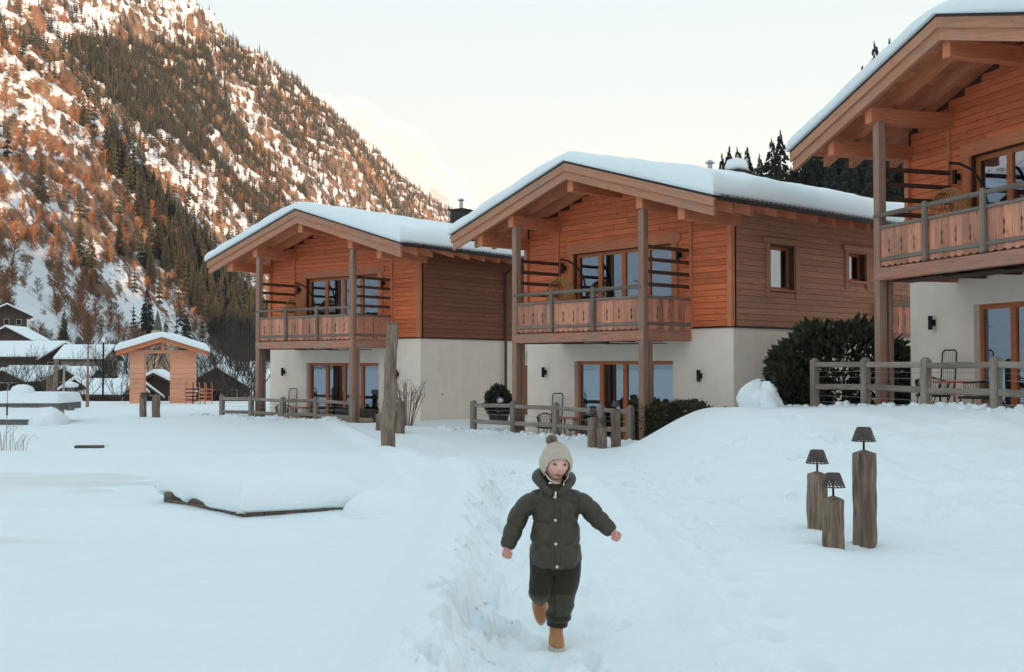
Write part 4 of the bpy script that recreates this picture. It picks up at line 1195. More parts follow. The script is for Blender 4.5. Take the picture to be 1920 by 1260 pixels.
p = px(1621, 1012, 8.72); post_lamp(p.x, p.y, .755, .172, 'tallest of the three post lamps at the foot of the bank', G3, seed=3, stem=.10)
p = px(1533, 985, 9.5); post_lamp(p.x, p.y, .475, .172, 'middle sized post lamp, behind and beside the shortest one', G3, seed=4, stem=.10, scale=1.04)
p = px(1563, 1016, 8.6); post_lamp(p.x, p.y, .385, .152, 'shortest and foremost of the three post lamps', G3, seed=5, stem=.10, scale=.98)
G2 = 'weathered post lamps by the middle chalet fence'
p = px(1112, 832, 22.0); post_lamp(p.x, p.y, .60, .19, 'pale post lamp with a dark shade at the middle chalet fence', G2, seed=6)
p = px(1129, 834, 21.7); post_lamp(p.x, p.y, .42, .17, 'short grey post lamp between two taller pale posts, middle chalet', G2, seed=7)
p = px(1155, 832, 21.9); post_lamp(p.x, p.y, .74, .18, 'tall pale post lamp nearest the hedge, before the middle chalet', G2, seed=8)
G1 = 'small post lamps in the snow before the wooden gateway'
p = px(268, 783, 34.6); post_lamp(p.x, p.y, .62, .17, 'post lamp with a dark shade before the wooden gateway', G1, seed=9, scale=1.25, stem=.03)
p = px(292, 784, 34.4); post_lamp(p.x, p.y, .70, .20, 'short grey post without a shade beside the gateway post lamp', G1, seed=10, shade=False)
G0 = 'post lamps behind the leaning log'
p = px(741, 808, 27.2); post_lamp(p.x, p.y, .55, .17, 'shaded post lamp half hidden by the leaning log', G0, seed=11)
p = px(752, 810, 26.9); post_lamp(p.x, p.y, .80, .17, 'bare grey post just beside the bare shrub and the leaning log', G0, seed=12, shade=False)
p = px(713, 802, 28.2); post_lamp(p.x, p.y, .42, .19, 'low grey post at the fence end, other side of the leaning log', G0, seed=13, shade=False)

# leaning log post
p = px(727, 832, 21.2); zg = ground(p.x, p.y)
root = empty('log_post', (p.x, p.y, zg)); tag(root, 'tall bare log standing upright in the snow before the farthest chalet', 'post')
mb = MB(); rnd = random.Random(2)
pts = [(.012 * math.sin(k * .9), 0, -.4 + k * .165) for k in range(18)]
mb.tube([(z, x + .035 * z, y) for x, y, z in pts], [.150 - .0022 * k + .005 * math.sin(k * 2.1) for k in range(18)], 16)
up = Matrix(((0, 1, 0, 0), (0, 0, 1, 0), (1, 0, 0, 0), (0, 0, 0, 1)))
lg = mb.build('log', M['oldlog'], root, True); lg.matrix_local = up
mb = MB(); mb.lathe([(.115, 2.41), (.118, 2.425), (.09, 2.44)], (.085, 0, 0), 16); mb.build('cut_end', M['oldlog'], root)

# ------------------------------------------------------------------ jetty over the pond with its snow
c0, c1, c2 = [Vector((q.x, q.y, 0)) for q in DECK]
ea = (c1 - c0); eb = (c2 - c0)
La = ea.length + .05; ea.normalize(); eb.normalize()
Lb = 1.42
root = empty('jetty', (c0.x, c0.y, -.285)); tag(root, 'low wooden jetty under a thick cushion of snow, at the pond', 'jetty')
def dk(a, b_): q = ea * a + eb * b_; return Vector((q.x, q.y, 0))
nb = 9
for k in range(nb):
    q0 = dk(La * k / nb + .004, 0); q1 = dk(La * (k + 1) / nb - .004, 0)
    for z in (.075, .195): beam('fascia_board', q0 + Vector((0, 0, z)), q1 + Vector((0, 0, z)), .03, .115, M['dockwood'], root)
for k in range(6):
    q0 = dk(0, Lb * k / 6 + .004); q1 = dk(0, Lb * (k + 1) / 6 - .004)
    for z in (.075, .195): beam('fascia_board', q0 + Vector((0, 0, z)), q1 + Vector((0, 0, z)), .03, .115, M['dockwood'], root)
mb = MB(); q = [dk(.02, .02), dk(La + 1.8, .02), dk(La + 1.8, Lb + .6), dk(.02, Lb + .6)]
q = [dk(.03, .03), dk(La, .03), dk(La, Lb), dk(.03, Lb)]
mb.add([(v.x, v.y, .02) for v in q] + [(v.x, v.y, .25) for v in q], [(0,1,2,3), (4,5,6,7), (0,1,5,4), (1,2,6,5), (2,3,7,6), (3,0,4,7)])
mb.build('deck', M['dockwood'], root)
# snow cushion with a rounded, undercut rim; local grid (a along the left side, b along the right side)
na, nb_ = 90, 90
ta = np.linspace(0, 1, na) ** 1.5; tb = np.linspace(0, 1, nb_) ** 1.5
Aa, Bb = np.meshgrid(ta * (La + 1.9) - .08, tb * (Lb + 1.4) - .08)
da = Aa + .08; db = Bb + .08; dc = np.clip(La + .06 - Aa, 0, None)
rim = lambda d, r: np.sqrt(np.clip(1 - (1 - np.clip(d / r, 0, 1)) ** 2, 0, 1))
wob = .022 * fbm(Aa * 3.2, Bb * 3.2, 4, 5)
T = .25 + .275 * np.minimum(np.minimum(rim(da + wob * .8, .20), rim(db + wob * .8, .20)), rim(dc, .22)) + wob * .35 + .02 * fbm(Aa * 1.1, Bb * 1.1, 3, 7)
Aa = np.minimum(Aa, La + .06)
fade = sm(.9, 2.2, Bb)
X = ea.x * Aa + eb.x * Bb; Y = ea.y * Aa + eb.y * Bb
gl = gz((X + c0.x).ravel(), (Y + c0.y).ravel()).reshape(X.shape) + .285
T = T * (1 - fade) + (gl - .03) * fade
sc = grid_mesh('snow_cushion', X, Y, T, M['snow'], kind=None); sc.parent = root
# vertical rim below the cushion edge
mb = MB()
def skirt(pts_, inw):
    n = len(pts_)
    for i in range(n - 1):
        a, b_ = pts_[i], pts_[i + 1]; d_ = .06
        for j in range(3):
            z0 = [0, -.05, -.10, -.13][j]; z1 = [0, -.05, -.10, -.13][j + 1]
            i0 = [0, .0, .02, .075][j]; i1 = [0, .0, .02, .075][j + 1]
            mb.add([(a[0] + inw.x * i0, a[1] + inw.y * i0, a[2] + z0), (b_[0] + inw.x * i0, b_[1] + inw.y * i0, b_[2] + z0), (b_[0] + inw.x * i1, b_[1] + inw.y * i1, b_[2] + z1), (a[0] + inw.x * i1, a[1] + inw.y * i1, a[2] + z1)], [(0, 1, 2, 3)])
skirt([(X[0, k], Y[0, k], T[0, k]) for k in range(na) if Aa[0, k] < La + .059], eb); skirt([(X[k, 0], Y[k, 0], T[k, 0]) for k in range(nb_)], ea)
mb.build('snow_rim', M['snow'], root, True)

# mound beside the jetty where the bank meets it
def snow_heap(x, y, rx, ry, hgt_, name, label, cat, seed, sink=.05, lump=.12):
    mb = MB(); vs = []; fs = []; n, m_ = 36, 14
    for j in range(m_ + 1):
        f = j / m_; ph = f * math.pi / 2
        for k in range(n):
            a = 2 * math.pi * k / n
            w = 1 + lump * float(fbm(np.array([math.cos(a) * 1.6 + seed]), np.array([math.sin(a) * 1.6 + f * 2]), 3, seed)[0]) * 1.8
            vs.append((rx * math.cos(a) * math.cos(ph) * w, ry * math.sin(a) * math.cos(ph) * w, hgt_ * math.sin(ph) * (1 + .3 * (w - 1)) - sink))
    for j in range(m_):
        for k in range(n): fs.append((j*n+k, j*n+(k+1) % n, (j+1)*n+(k+1) % n, (j+1)*n+k))
    mb.add(vs, fs); o = mb.build(name, M['snow'], None, True); o.location = (x, y, ground(x, y)); tag(o, label, cat); return o
p = px(1428, 775, 20.9); snow_heap(p.x, p.y, .36, .42, .56, 'snow_heap', 'rounded heap of snow leaning on the dark bush', 'snow heap', 3, lump=.55)
p = px(742, 955, 11.9); snow_heap(p.x, p.y, .60, .55, .30, 'snow_heap', 'low dome of snow where the jetty meets the path bank', 'snow heap', 8, lump=.08)

p = px(92, 778, 30.2); snow_heap(p.x, p.y, .50, .6, .55, 'snow_heap', 'soft snow heap at the end of the garden steps', 'snow heap', 12, lump=.2)
p = px(1603, 1014, 8.75); snow_heap(p.x, p.y, .13, .12, .085, 'snow_heap', 'small snow heap between the shortest and tallest post lamps', 'snow heap', 15, lump=.25)
p = px(168, 812, 22.3); snow_heap(p.x, p.y, .42, .34, .16, 'snow_heap', 'flat drift lying on the sunken plank', 'snow heap', 16, lump=.12)
# half buried log end in the far drift
p = px(168, 819, 22.0); zz = ground(p.x, p.y)
o = MB().box(-.28, .28, -.08, .08, -.08, .055).build('sunken_plank', M['dockwood']); o.location = (p.x, p.y, zz); tag(o, 'grey plank end showing under a drift beyond the pond', 'plank')

# ------------------------------------------------------------------ shrubs and hedges
def leaf_cloud(mb, rnd, n, size, f):
    """n small blades; f(rnd) gives centre and outward direction"""
    for _ in range(n):
        c, d = f(rnd); c = Vector(c); d = Vector(d).normalized()
        s = size * rnd.uniform(.6, 1.5)
        t = d.cross(Vector((rnd.uniform(-1, 1), rnd.uniform(-1, 1), rnd.uniform(-1, 1)))).normalized()
        d2 = (d + t * rnd.uniform(-.6, .6) + Vector((0, 0, rnd.uniform(-.1, .6)))).normalized(); t = d2.cross(t).normalized()
        mb.add([c - t * s * .28, c + d2 * s * .6 - t * s * .3, c + d2 * s * 1.3, c + d2 * s * .6 + t * s * .3, c + t * s * .28], [(0, 1, 2, 3, 4)])
def blob(rx, ry, rz, cz, pw=2.0, seed=0):
    def f(rnd):
        while True:
            v = Vector((rnd.gauss(0, 1), rnd.gauss(0, 1), rnd.gauss(0, 1))).normalized()
            if v.z > -.75: break
        k = rnd.uniform(.62, 1.0) ** .5
        k *= 1 + .28 * float(fbm(np.array([v.x * 2.4 + seed]), np.array([v.y * 2.4 + v.z * 3]), 3, seed)[0])
        return (v.x * rx * k, v.y * ry * k, cz + v.z * rz * k), v
    return f
p = px(1578, 770, 23.2); zg = .15
root = empty('yew_bush', (p.x, p.y, zg)); tag(root, 'large dark evergreen bush between the middle and nearest chalets', 'bush')
mb = MB(); rnd = random.Random(4)
leaf_cloud(mb, rnd, 8500, .10, blob(1.50, 1.15, 1.12, 1.05, seed=4))
leaf_cloud(mb, rnd, 3500, .10, lambda r_: ((lambda a: ((a[0][0] - 1.05, a[0][1] - .4, a[0][2]), a[1]))(blob(.55, .5, .75, .55, seed=9)(r_))))
mb.build('foliage', M['yew'], root)
mb = MB()
for k in range(7):
    a = k * .9; mb.tube([(.15 * math.cos(a), .15 * math.sin(a), -.4), (.5 * math.cos(a), .5 * math.sin(a), .7), (.9 * math.cos(a), .8 * math.sin(a), 1.5)], [.05, .035, .012], 6)
mb.build('stems', M['bark'], root)
h2 = HOUSES[1]
q = house_world(h2, -.62, -1.25); zg = ground(q.x, q.y)
root = empty('low_hedge', (q.x, q.y, zg), R(h2['th'] - 90)); tag(root, 'low clipped green hedge below the middle chalet corner', 'hedge')
mb = MB(); rnd = random.Random(5)
def hf(r_):
    x = r_.uniform(-1.05, 1.3); t = r_.uniform(0, 1); h_ = .80 + .08 * math.sin(x * 5) - .12 * max(0, x - .6)
    side = r_.random()
    k = r_.uniform(.82, 1.02)
    if side < .45: return (x, r_.uniform(-.38, .38) * k, h_ * k), (r_.uniform(-.3, .3), r_.uniform(-.3, .3), 1)
    return (x, (-.40 if r_.random() < .6 else .40) * k, r_.uniform(0, h_)), (r_.uniform(-.3, .3), -1, .4)
leaf_cloud(mb, rnd, 6500, .055, hf); mb.build('foliage', M['boxleaf'], root)
mb = MB(); mb.box(-.98, 1.15, -.28, .28, -.3, .66); mb.build('branches', M['yew'], root)
# potted evergreen by the farthest chalet's side wall
p = px(935, 775, 31.0); zg = ground(p.x, p.y)
root = empty('potted_evergreen', (p.x, p.y, zg)); tag(root, 'small evergreen in a dark pot by the farthest chalet side wall', 'plant')
mb = MB(); rnd = random.Random(6); leaf_cloud(mb, rnd, 2200, .07, blob(.33, .33, .42, .62, seed=2)); mb.build('foliage', M['yew'], root)
mb = MB(); mb.lathe([(.22, -.2), (.30, .28), (.32, .30), (.28, .31)], (0, 0, 0), 18); mb.build('pot', M['wicker'], root, True)
mb = MB(); mb.lathe([(.02, .0), (.10, .01), (.09, .09), (.02, .15)], (.05, -.30, .62), 10); mb.build('snow_clump', M['snow'], root, True)
# leafless shrub
def twiggy(name, loc, H, spread, stems, seed, mat, label, cat, group=None, rad=.011):
    root = empty(name, loc); tag(root, label, cat, group); rnd = random.Random(seed); mb = MB(); tw = MB()
    for k in range(stems):
        a = rnd.uniform(0, 6.28); r = rnd.uniform(.15, 1) ** .7 * spread; h_ = H * rnd.uniform(.7, 1.05) * (1 - .25 * (r / spread) ** 2)
        x0, y0 = .12 * math.cos(a), .12 * math.sin(a)
        pts = [Vector((x0, y0, -.15)), Vector((x0 + .35 * r * math.cos(a), y0 + .35 * r * math.sin(a), h_ * .45)), Vector((.8 * r * math.cos(a), .8 * r * math.sin(a), h_ * .8)), Vector((r * math.cos(a), r * math.sin(a), h_))]
        mb.tube(pts, [rad, rad * .75, rad * .5, rad * .3], 5)
        for j in range(7):
            t = rnd.uniform(.35, .98); i = min(2, int(t * 3)); q = pts[i].lerp(pts[i + 1], t * 3 - i)
            b_ = a + rnd.uniform(-1.4, 1.4); l = H * rnd.uniform(.08, .2)
            q2 = q + Vector((math.cos(b_) * l * .55, math.sin(b_) * l * .55, l * .85))
            tw.tube([q, q2], [rad * .4, rad * .25], 4)
            tw.lathe([(rad * .5, -.01), (rad * .9, 0), (rad * .4, .012)], q2, 5)
    mb.build('stems', mat, root); tw.build('twigs', mat, root)
    return root
p = px(762, 800, 29.8); twiggy('bare_shrub', (p.x, p.y, ground(p.x, p.y)), 1.30, .62, 34, 3, M['twig'], 'leafless reddish shrub at the corner of the farthest chalet', 'shrub')

# dry reeds at the pond shore
for i, (u, v, n, hh) in enumerate(((9, 828, 7, .55), (27, 836, 5, .30), (48, 838, 4, .28))):
    p = px(u, v, 19.5); root = empty('dry_reeds', (p.x, p.y, ground(p.x, p.y)))
    tag(root, ['tall tuft of dry reeds at the very edge of the pond shore', 'small bent reed tuft in the middle of the shore tufts', 'thin outermost reed tuft nearest the sunken plank'][i], 'reeds', 'dry reeds on the pond shore')
    mb = MB(); rnd = random.Random(i)
    for k in range(n):
        a = rnd.uniform(0, 6.28); l = hh * rnd.uniform(.6, 1.1); x0, y0 = rnd.uniform(-.12, .12), rnd.uniform(-.1, .1)
        mb.tube([(x0, y0, -.1), (x0 + .1 * l * math.cos(a), y0, l * .6), (x0 + .35 * l * math.cos(a), y0 + .1, l), (x0 + .6 * l * math.cos(a), y0 + .1, l * rnd.uniform(.6, 1))], [.005, .004, .003, .002], 5)
    mb.build('stalks', M['reed'], root)
p = px(12, 800, 19.0); root = empty('cattail', (p.x, p.y, ground(p.x, p.y))); tag(root, 'single upright dark cattail stalk before the stone steps', 'reeds')
mb = MB(); mb.tube([(0, 0, -.2), (.01, 0, .9), (.01, 0, 1.12)], .006, 5); mb.build('stalk', M['reed'], root)
mb = MB(); mb.lathe([(.004, .62), (.016, .64), (.017, .82), (.004, .84)], (.008, 0, 0), 8); mb.build('seed_head', M['bark'], root)

# ------------------------------------------------------------------ terrace and balcony furniture
def pt_table(h, x, y, zf, label, top='redpaint', r=.38):
    q = house_world(h, x, y, zf); root = empty('bistro_table', q); tag(root, label, 'table', 'small terrace tables')
    MB().lathe([(r, .70), (r + .01, .71), (r, .725)], (0, 0, 0), 28).build('table_top', M[top], root)
    MB().tube([(0, 0, .05), (0, 0, .70)], .022, 8).build('column', M[top], root)
    for k in range(4):
        a = k * math.pi / 2 + .5; MB().tube([(0, 0, .22), (.14 * math.cos(a), .14 * math.sin(a), .08), (.30 * math.cos(a), .30 * math.sin(a), .012)], .013, 6).build('foot', M[top], root)
    return root
def tub_chair(h, x, y, zf, rz, label):
    q = house_world(h, x, y, zf); root = empty('woven_chair', q, rz); tag(root, label, 'chair', 'dark woven terrace chairs')
    for sx in (-1, 1):
        for sy in (-1, 1): MB().tube([(.20 * sx, .20 * sy, .44), (.25 * sx, .25 * sy, 0)], .012, 6).build('leg', M['black'], root)
    MB().box(-.24, .24, -.24, .24, .43, .47).build('seat', M['wicker'], root)
    mb = MB()
    for k in range(25):
        a = math.pi * (-.12 + 1.24 * k / 24); c, s = math.cos(a), math.sin(a)
        hh = .80 - .10 * abs(c)
        mb.tube([(.25 * c, .24 * s, .46), (.30 * c, .29 * s, hh)], .007, 4)
    mb.build('cord_back', M['wicker'], root)
    MB().tube([(.30 * math.cos(a), .29 * math.sin(a), .81 - .10 * abs(math.cos(a))) for a in np.linspace(-.12 * math.pi, 1.12 * math.pi, 18)], .014, 6).build('back_rail', M['black'], root)
    return root
def folded_chair(h, x, y, zf, label, H=1.30, w=.40):
    q = house_world(h, x, y, zf); root = empty('folded_lounger', q, R(h['th'] - 90)); tag(root, label, 'lounger', 'folded loungers on the terraces')
    fr = [(-w/2, 0, 0), (-w/2, .10, H - .05), (-w/2 + .05, .105, H), (w/2 - .05, .105, H), (w/2, .10, H - .05), (w/2, 0, 0)]
    MB().tube(fr, .014, 8).build('frame', M['black'], root, True)
    mb = MB()
    for k in range(6): xx = -w/2 + w * (k + 1) / 7; mb.tube([(xx, .05, .45), (xx, .10, H)], .004, 4)
    for z in (.45, .7, .95): mb.tube([(-w/2, .10 * z / H, z), (w/2, .10 * z / H, z)], .006, 5)
    mb.build('bars', M['black'], root)
    MB().tube([(-w/2, -.25, 0), (-w/2, .06, .7)], .012, 6).build('strut', M['black'], root); MB().tube([(w/2, -.25, 0), (w/2, .06, .7)], .012, 6).build('strut', M['black'], root)
    return root
names = ['farthest', 'middle', 'nearest']
for h, nm in zip(HOUSES, names):
    pt_table(h, -4.55, -.95, FLOOR, 'small red table on the terrace of the %s chalet' % nm)
    tub_chair(h, -5.15, -.95, FLOOR, R(h['th'] - 90) + 1.2, 'dark woven chair left of the red table, %s chalet' % nm)
    tub_chair(h, -3.95, -.95, FLOOR, R(h['th'] - 90) - 1.2, 'dark woven chair right of the red table, %s chalet' % nm)
    folded_chair(h, -5.55, -.35, FLOOR, 'folded metal lounger against the plaster wall of the %s chalet' % nm)
# lounge bench on the farthest terrace
h1 = HOUSES[0]; q = house_world(h1, -2.3, -.75, FLOOR); root = empty('lounge_sofa', q, R(h1['th'] - 90)); tag(root, 'low lounge sofa with beige cushions on the farthest terrace', 'sofa')
MB().box(-.9, .9, -.38, .38, .08, .28).build('frame', M['wicker'], root); MB().box(-.9, .9, .22, .38, .30, .72).build('backrest', M['wicker'], root)
for k in (-1, 1): beam('cushion', (k * .45 - .43, -.08, .37), (k * .45 + .43, -.08, .37), .58, .16, M['cushion'], root, bev=.05)

def egg_chair(h, x, y, label):
    q = house_world(h, x, y, 2.25); root = empty('hanging_chair', q, R(h['th'] - 90)); tag(root, label, 'chair', 'hanging rattan chairs on the balconies')
    arc = []
    for t in np.linspace(0, 1, 16):
        a = -.25 + t * 2.75; arc.append((.58 + .0 - .60 + .62 * math.cos(a), .28, .95 + .92 * math.sin(a) if a > 0 else .95 + .92 * math.sin(a) * 3.2))
    arc = [(.60, .28, .03), (.68, .28, .5), (.68, .28, 1.0), (.58, .26, 1.42), (.38, .2, 1.72), (.16, .1, 1.86), (0, 0, 1.90)]
    MB().tube(arc, .026, 8).build('stand', M['black'], root, True)
    MB().lathe([(.50, 0), (.50, .03), (.46, .035)], (.15, .1, 0), 28).build('base', M['black'], root)
    MB().tube([(0, 0, 1.90), (0, 0, 1.42)], .008, 6).build('chain', M['black'], root)
    mb = MB(); rx, ry, rz, cz = .42, .36, .58, .85
    def sp(th, ph): return (rx * math.sin(th) * math.cos(ph), ry * math.sin(th) * math.sin(ph), cz + rz * math.cos(th))
    nth, nph = 22, 30
    open_ = lambda th, ph: (math.sin(th) * math.sin(ph) < -.55 and .55 < th < 2.2)
    for k in range(nph):
        for sgn in (-1, 1):
            run_ = []
            for j in range(nth + 1):
                th = .06 + (math.pi - .12) * j / nth; ph = 2 * math.pi * k / nph + sgn * th * .5
                if open_(th, ph):
                    if len(run_) > 1: mb.tube(run_, .0085, 4, False)
                    run_ = []
                else: run_.append(sp(th, ph))
            if len(run_) > 1: mb.tube(run_, .0085, 4, False)
    for j in range(2, nth, 2):
        th = math.pi * j / nth; run_ = []
        for k in range(61):
            ph = 2 * math.pi * k / 60
            if open_(th, ph):
                if len(run_) > 1: mb.tube(run_, .009, 4, False)
                run_ = []
            else: run_.append(sp(th, ph))
        if len(run_) > 1: mb.tube(run_, .009, 4, False)
    mb.build('basket', M['rattan'], root)
    b_ = MB(); b_.lathe([(.02, 0), (.22, .03), (.26, .09), (.22, .15), (.02, .17)], (0, -.02, .38), 16); b_.build('seat_cushion', M['cushion'], root, True)
    return root
for h, nm in zip(HOUSES, names):
    egg_chair(h, -5.05, -.62, 'hanging rattan egg chair on the balcony of the %s chalet' % nm)

# ------------------------------------------------------------------ open wooden gateway
gp = px(306, 757, 49.0); GZ0 = ground(gp.x, gp.y) - .02
root = empty('gateway', (gp.x, gp.y, GZ0), R(14)); tag(root, 'open gabled gateway of pale larch boards with snow on its roof', 'gateway')
gw = 2.62 / 2 + .08; gd = .95
def pier(x0, x1):
    w = MB().box(x0 + .03, x1 - .03, -gd / 2 + .03, gd / 2 - .03, -.2, 2.30).build('pier', M['gate'], root)
    for k in range(10):
        z = k * .232 - .02
        beam('plank', (x0, -gd / 2 + .012, z + .115), (x1, -gd / 2 + .012, z + .115), .03, .226, M['gate'], w)
        beam('plank', (x0 + .012, -gd / 2 + .03, z + .115), (x0 + .012, gd / 2, z + .115), .03, .226, M['gate'], w)
        beam('plank', (x1 - .012, -gd / 2 + .03, z + .115), (x1 - .012, gd / 2, z + .115), .03, .226, M['gate'], w)
pier(-1.42, -.80); pier(.32, 1.42)
beam('lintel', (-1.46, -gd / 2 + .08, 2.36), (1.46, -gd / 2 + .08, 2.36), .16, .14, M['gate'], root); beam('lintel', (-1.46, gd / 2 - .08, 2.36), (1.46, gd / 2 - .08, 2.36), .16, .14, M['gate'], root)
beam('king_post', (0, -gd / 2 + .08, 2.43), (0, -gd / 2 + .08, 2.90), .13, .13, M['gate'], root, up=(0, -1, 0))
gs = .32; ghw = 1.95; gzr = 3.02
mb = MB(); mb.prism([(-ghw, gzr - gs * ghw), (0, gzr), (ghw, gzr - gs * ghw), (ghw, gzr - gs * ghw - .06), (0, gzr - .06), (-ghw, gzr - gs * ghw - .06)], 'y', -gd / 2 - .45, gd / 2 + .45)
rf = mb.build('roof', M['larch'], root)
for s in (-1, 1):
    for y in (-gd / 2 - .46, -gd / 2 + .02, gd / 2 + .36):
        mb = MB(); mb.prism([(0, gzr - .065), (s * (ghw + .02), gzr - gs * ghw - .07), (s * (ghw + .02), gzr - gs * ghw - .22), (0, gzr - .215)], 'y', y, y + .07); mb.build('rafter', M['larch'], rf)
na, nb2 = 41, 15
t = np.linspace(-1, 1, na); ta = np.sign(t) * (1 - (1 - np.abs(t)) ** 1.7); t = np.linspace(-1, 1, nb2); tb = np.sign(t) * (1 - (1 - np.abs(t)) ** 1.7)
Aq, Bq = np.meshgrid(ta, tb); X = Aq * (ghw + .07); Y = Bq * (gd / 2 + .52)
T = .25 * np.minimum(rim((1 - np.abs(Aq)) * ghw, .22), rim((1 - np.abs(Bq)) * (gd / 2 + .5), .2)) * (1 + .15 * fbm(X * 1.5, Y * 1.5, 3, 3))
Zt = gzr - gs * np.sqrt(X ** 2 + .06) + T + .08; Zb = gzr - gs * np.abs(X) + .003
sg = grid_mesh('snow_cover', X, Y, np.maximum(Zt, Zb), M['roof_snow'], kind=None); sg.parent = rf
mb = MB()
ring = [(0, k) for k in range(na)] + [(j, na - 1) for j in range(1, nb2)] + [(nb2 - 1, k) for k in range(na - 2, -1, -1)] + [(j, 0) for j in range(nb2 - 2, 0, -1)]
for i in range(len(ring)):
    a, b_ = ring[i], ring[(i + 1) % len(ring)]
    mb.add([(X[a], Y[a], max(Zt[a], Zb[a])), (X[b_], Y[b_], max(Zt[b_], Zb[b_])), (X[b_], Y[b_], Zb[b_]), (X[a], Y[a], Zb[a])], [(0, 1, 2, 3)])
mb.build('snow_rim', M['roof_snow'], rf, True)

# sledges leaning by the gateway
def sled(u, v, Y, rz, mat, mat2, label):
    p = px(u, v, Y); root = empty('sled', (p.x, p.y, ground(p.x, p.y)), rz); tag(root, label, 'sled', 'sleds by the gateway')
    for s in (-1, 1):
        MB().tube([(s * .17, .0, 0), (s * .17, .12, .45), (s * .16, .14, .75), (s * .15, .06, .92), (s * .15, -.04, .95)], .018, 6).build('runner', M[mat], root, True)
    for k in range(4): MB().box(-.17, .17, .02 + .03 * k, .045 + .03 * k, .14 + .16 * k, .20 + .16 * k).build('slat', M[mat2], root)
    return root
sled(356, 757, 47.6, .5, 'redpaint', 'purplepaint', 'red sled with purple slats leaning on the gateway')
sled(368, 757, 47.4, .1, 'black', 'black', 'dark sled second from the gateway')
sled(378, 757, 47.2, -.2, 'orangewood', 'orangewood', 'orange wooden sled third from the gateway')
sled(390, 758, 47.0, .2, 'orangewood', 'redpaint', 'orange sled with red slats, farthest from the gateway')

# ------------------------------------------------------------------ stone steps with snow, fire bowl, posts at the far left
p = px(-60, 786, 30.0); zg = ground(p.x, p.y)
root = empty('garden_steps', (p.x, p.y, zg - .05)); tag(root, 'two broad grey garden steps with thick snow on them, left picture edge', 'steps')
for k, (x1, z0, y0) in enumerate(((2.02, .0, 0), (2.16, .42, .9))):
    MB().box(-2.5, x1, y0, y0 + 1.6, z0, z0 + .20).build('step', M['stone'], root)
    mb = MB(); n, m_ = 40, 12; vs = []; fs = []
    xs = np.linspace(-2.5, x1 + .06, n); ys = np.linspace(y0 - .05, y0 + 1.6, m_)
    XX, YY = np.meshgrid(xs, ys); TT = .30 * np.minimum(rim((x1 + .06 - XX), .18), rim(YY - y0 + .05, .16)) * (1 + .1 * fbm(XX * 2, YY * 2, 3, k))
    s_ = grid_mesh('snow_cover', XX, YY, z0 + .202 + TT, M['snow'], kind=None); s_.parent = root
p = px(42, 738, 31.5); zg = ground(p.x, p.y)
root = empty('fire_bowl', (p.x, p.y, zg)); tag(root, 'round stone bowl on a stand with a high cap of snow', 'bowl')
MB().lathe([(.05, .40), (.20, .42), (.31, .52), (.33, .60), (.28, .60)], (0, 0, .12), 20).build('bowl', M['oldlog'], root, True)
MB().lathe([(.12, -.2), (.08, .2), (.12, .56)], (0, 0, 0), 14).build('stand', M['stone'], root, True)
MB().box(-.36, -.22, -.1, .1, -.2, .68).build('side_post', M['fence'], root)
MB().lathe([(.30, 0), (.34, .06), (.34, .2), (.28, .32), (.14, .39), (.01, .40)], (0, 0, .71), 20).build('snow_cap', M['snow'], root, True)
def pole(u, v0, v1, Y, r, mat, label, name='garden_pole', lean=0.0, cap=False):
    a = px(u, v1, Y); b_ = px(u, v0, Y); z0 = ground(a.x, a.y)
    root = empty(name, (a.x, a.y, z0)); tag(root, label, 'post')
    H = b_.z - z0
    MB().tube([(0, 0, -.3), (lean * .5, 0, H * .5), (lean, 0, H)], [r, r * .95, r * .85], 8).build('shaft', M[mat], root, True)
    if cap: MB().lathe([(.05, 0), (r * 1.7, .03), (r * 1.8, .14), (.03, .24)], (lean, 0, H), 12).build('snow_cap', M['snow'], root, True)
pole(101, 673, 745, 40, .10, 'oldlog', 'thick crooked log post between the fire bowl and white pole', lean=.08)
pole(92, 705, 745, 40.4, .12, 'oldlog', 'short stump close beside the thick crooked log post')
pole(118, 683, 750, 39, .045, 'village_wall', 'slim pale pole in the snow near the picket fence', lean=.04)
pole(132, 727, 750, 40, .16, 'stone', 'low grey bollard with a snow cap by the pale pole', cap=True)
pole(162, 645, 750, 43, .04, 'post', 'slim brown larch pole left of the gateway', lean=.06)
pole(166, 660, 750, 43.5, .03, 'post', 'second thinner brown pole beside the larch pole', lean=-.03)
pole(193, 642, 735, 52, .05, 'black', 'dark street lamp pole with a snow cap behind the gateway', cap=True)
# picket fence behind
p0 = px(-40, 748, 46.0); p1 = px(150, 750, 46.5); root = empty('picket_fence', (p0.x, p0.y, -.38)); tag(root, 'brown picket fence in the distance behind the fire bowl', 'fence')
d = p1 - p0; n = 34
for k in range(n):
    q = d * (k / (n - 1)); beam('picket', (q.x, q.y, -.1), (q.x, q.y, .62 + .02 * (k % 3)), .075, .02, M['rail'], root, up=(0, -1, 0))
for z in (.15, .45): beam('rail', (0, .03, z), (d.x, d.y + .03, z), .03, .06, M['rail'], root)

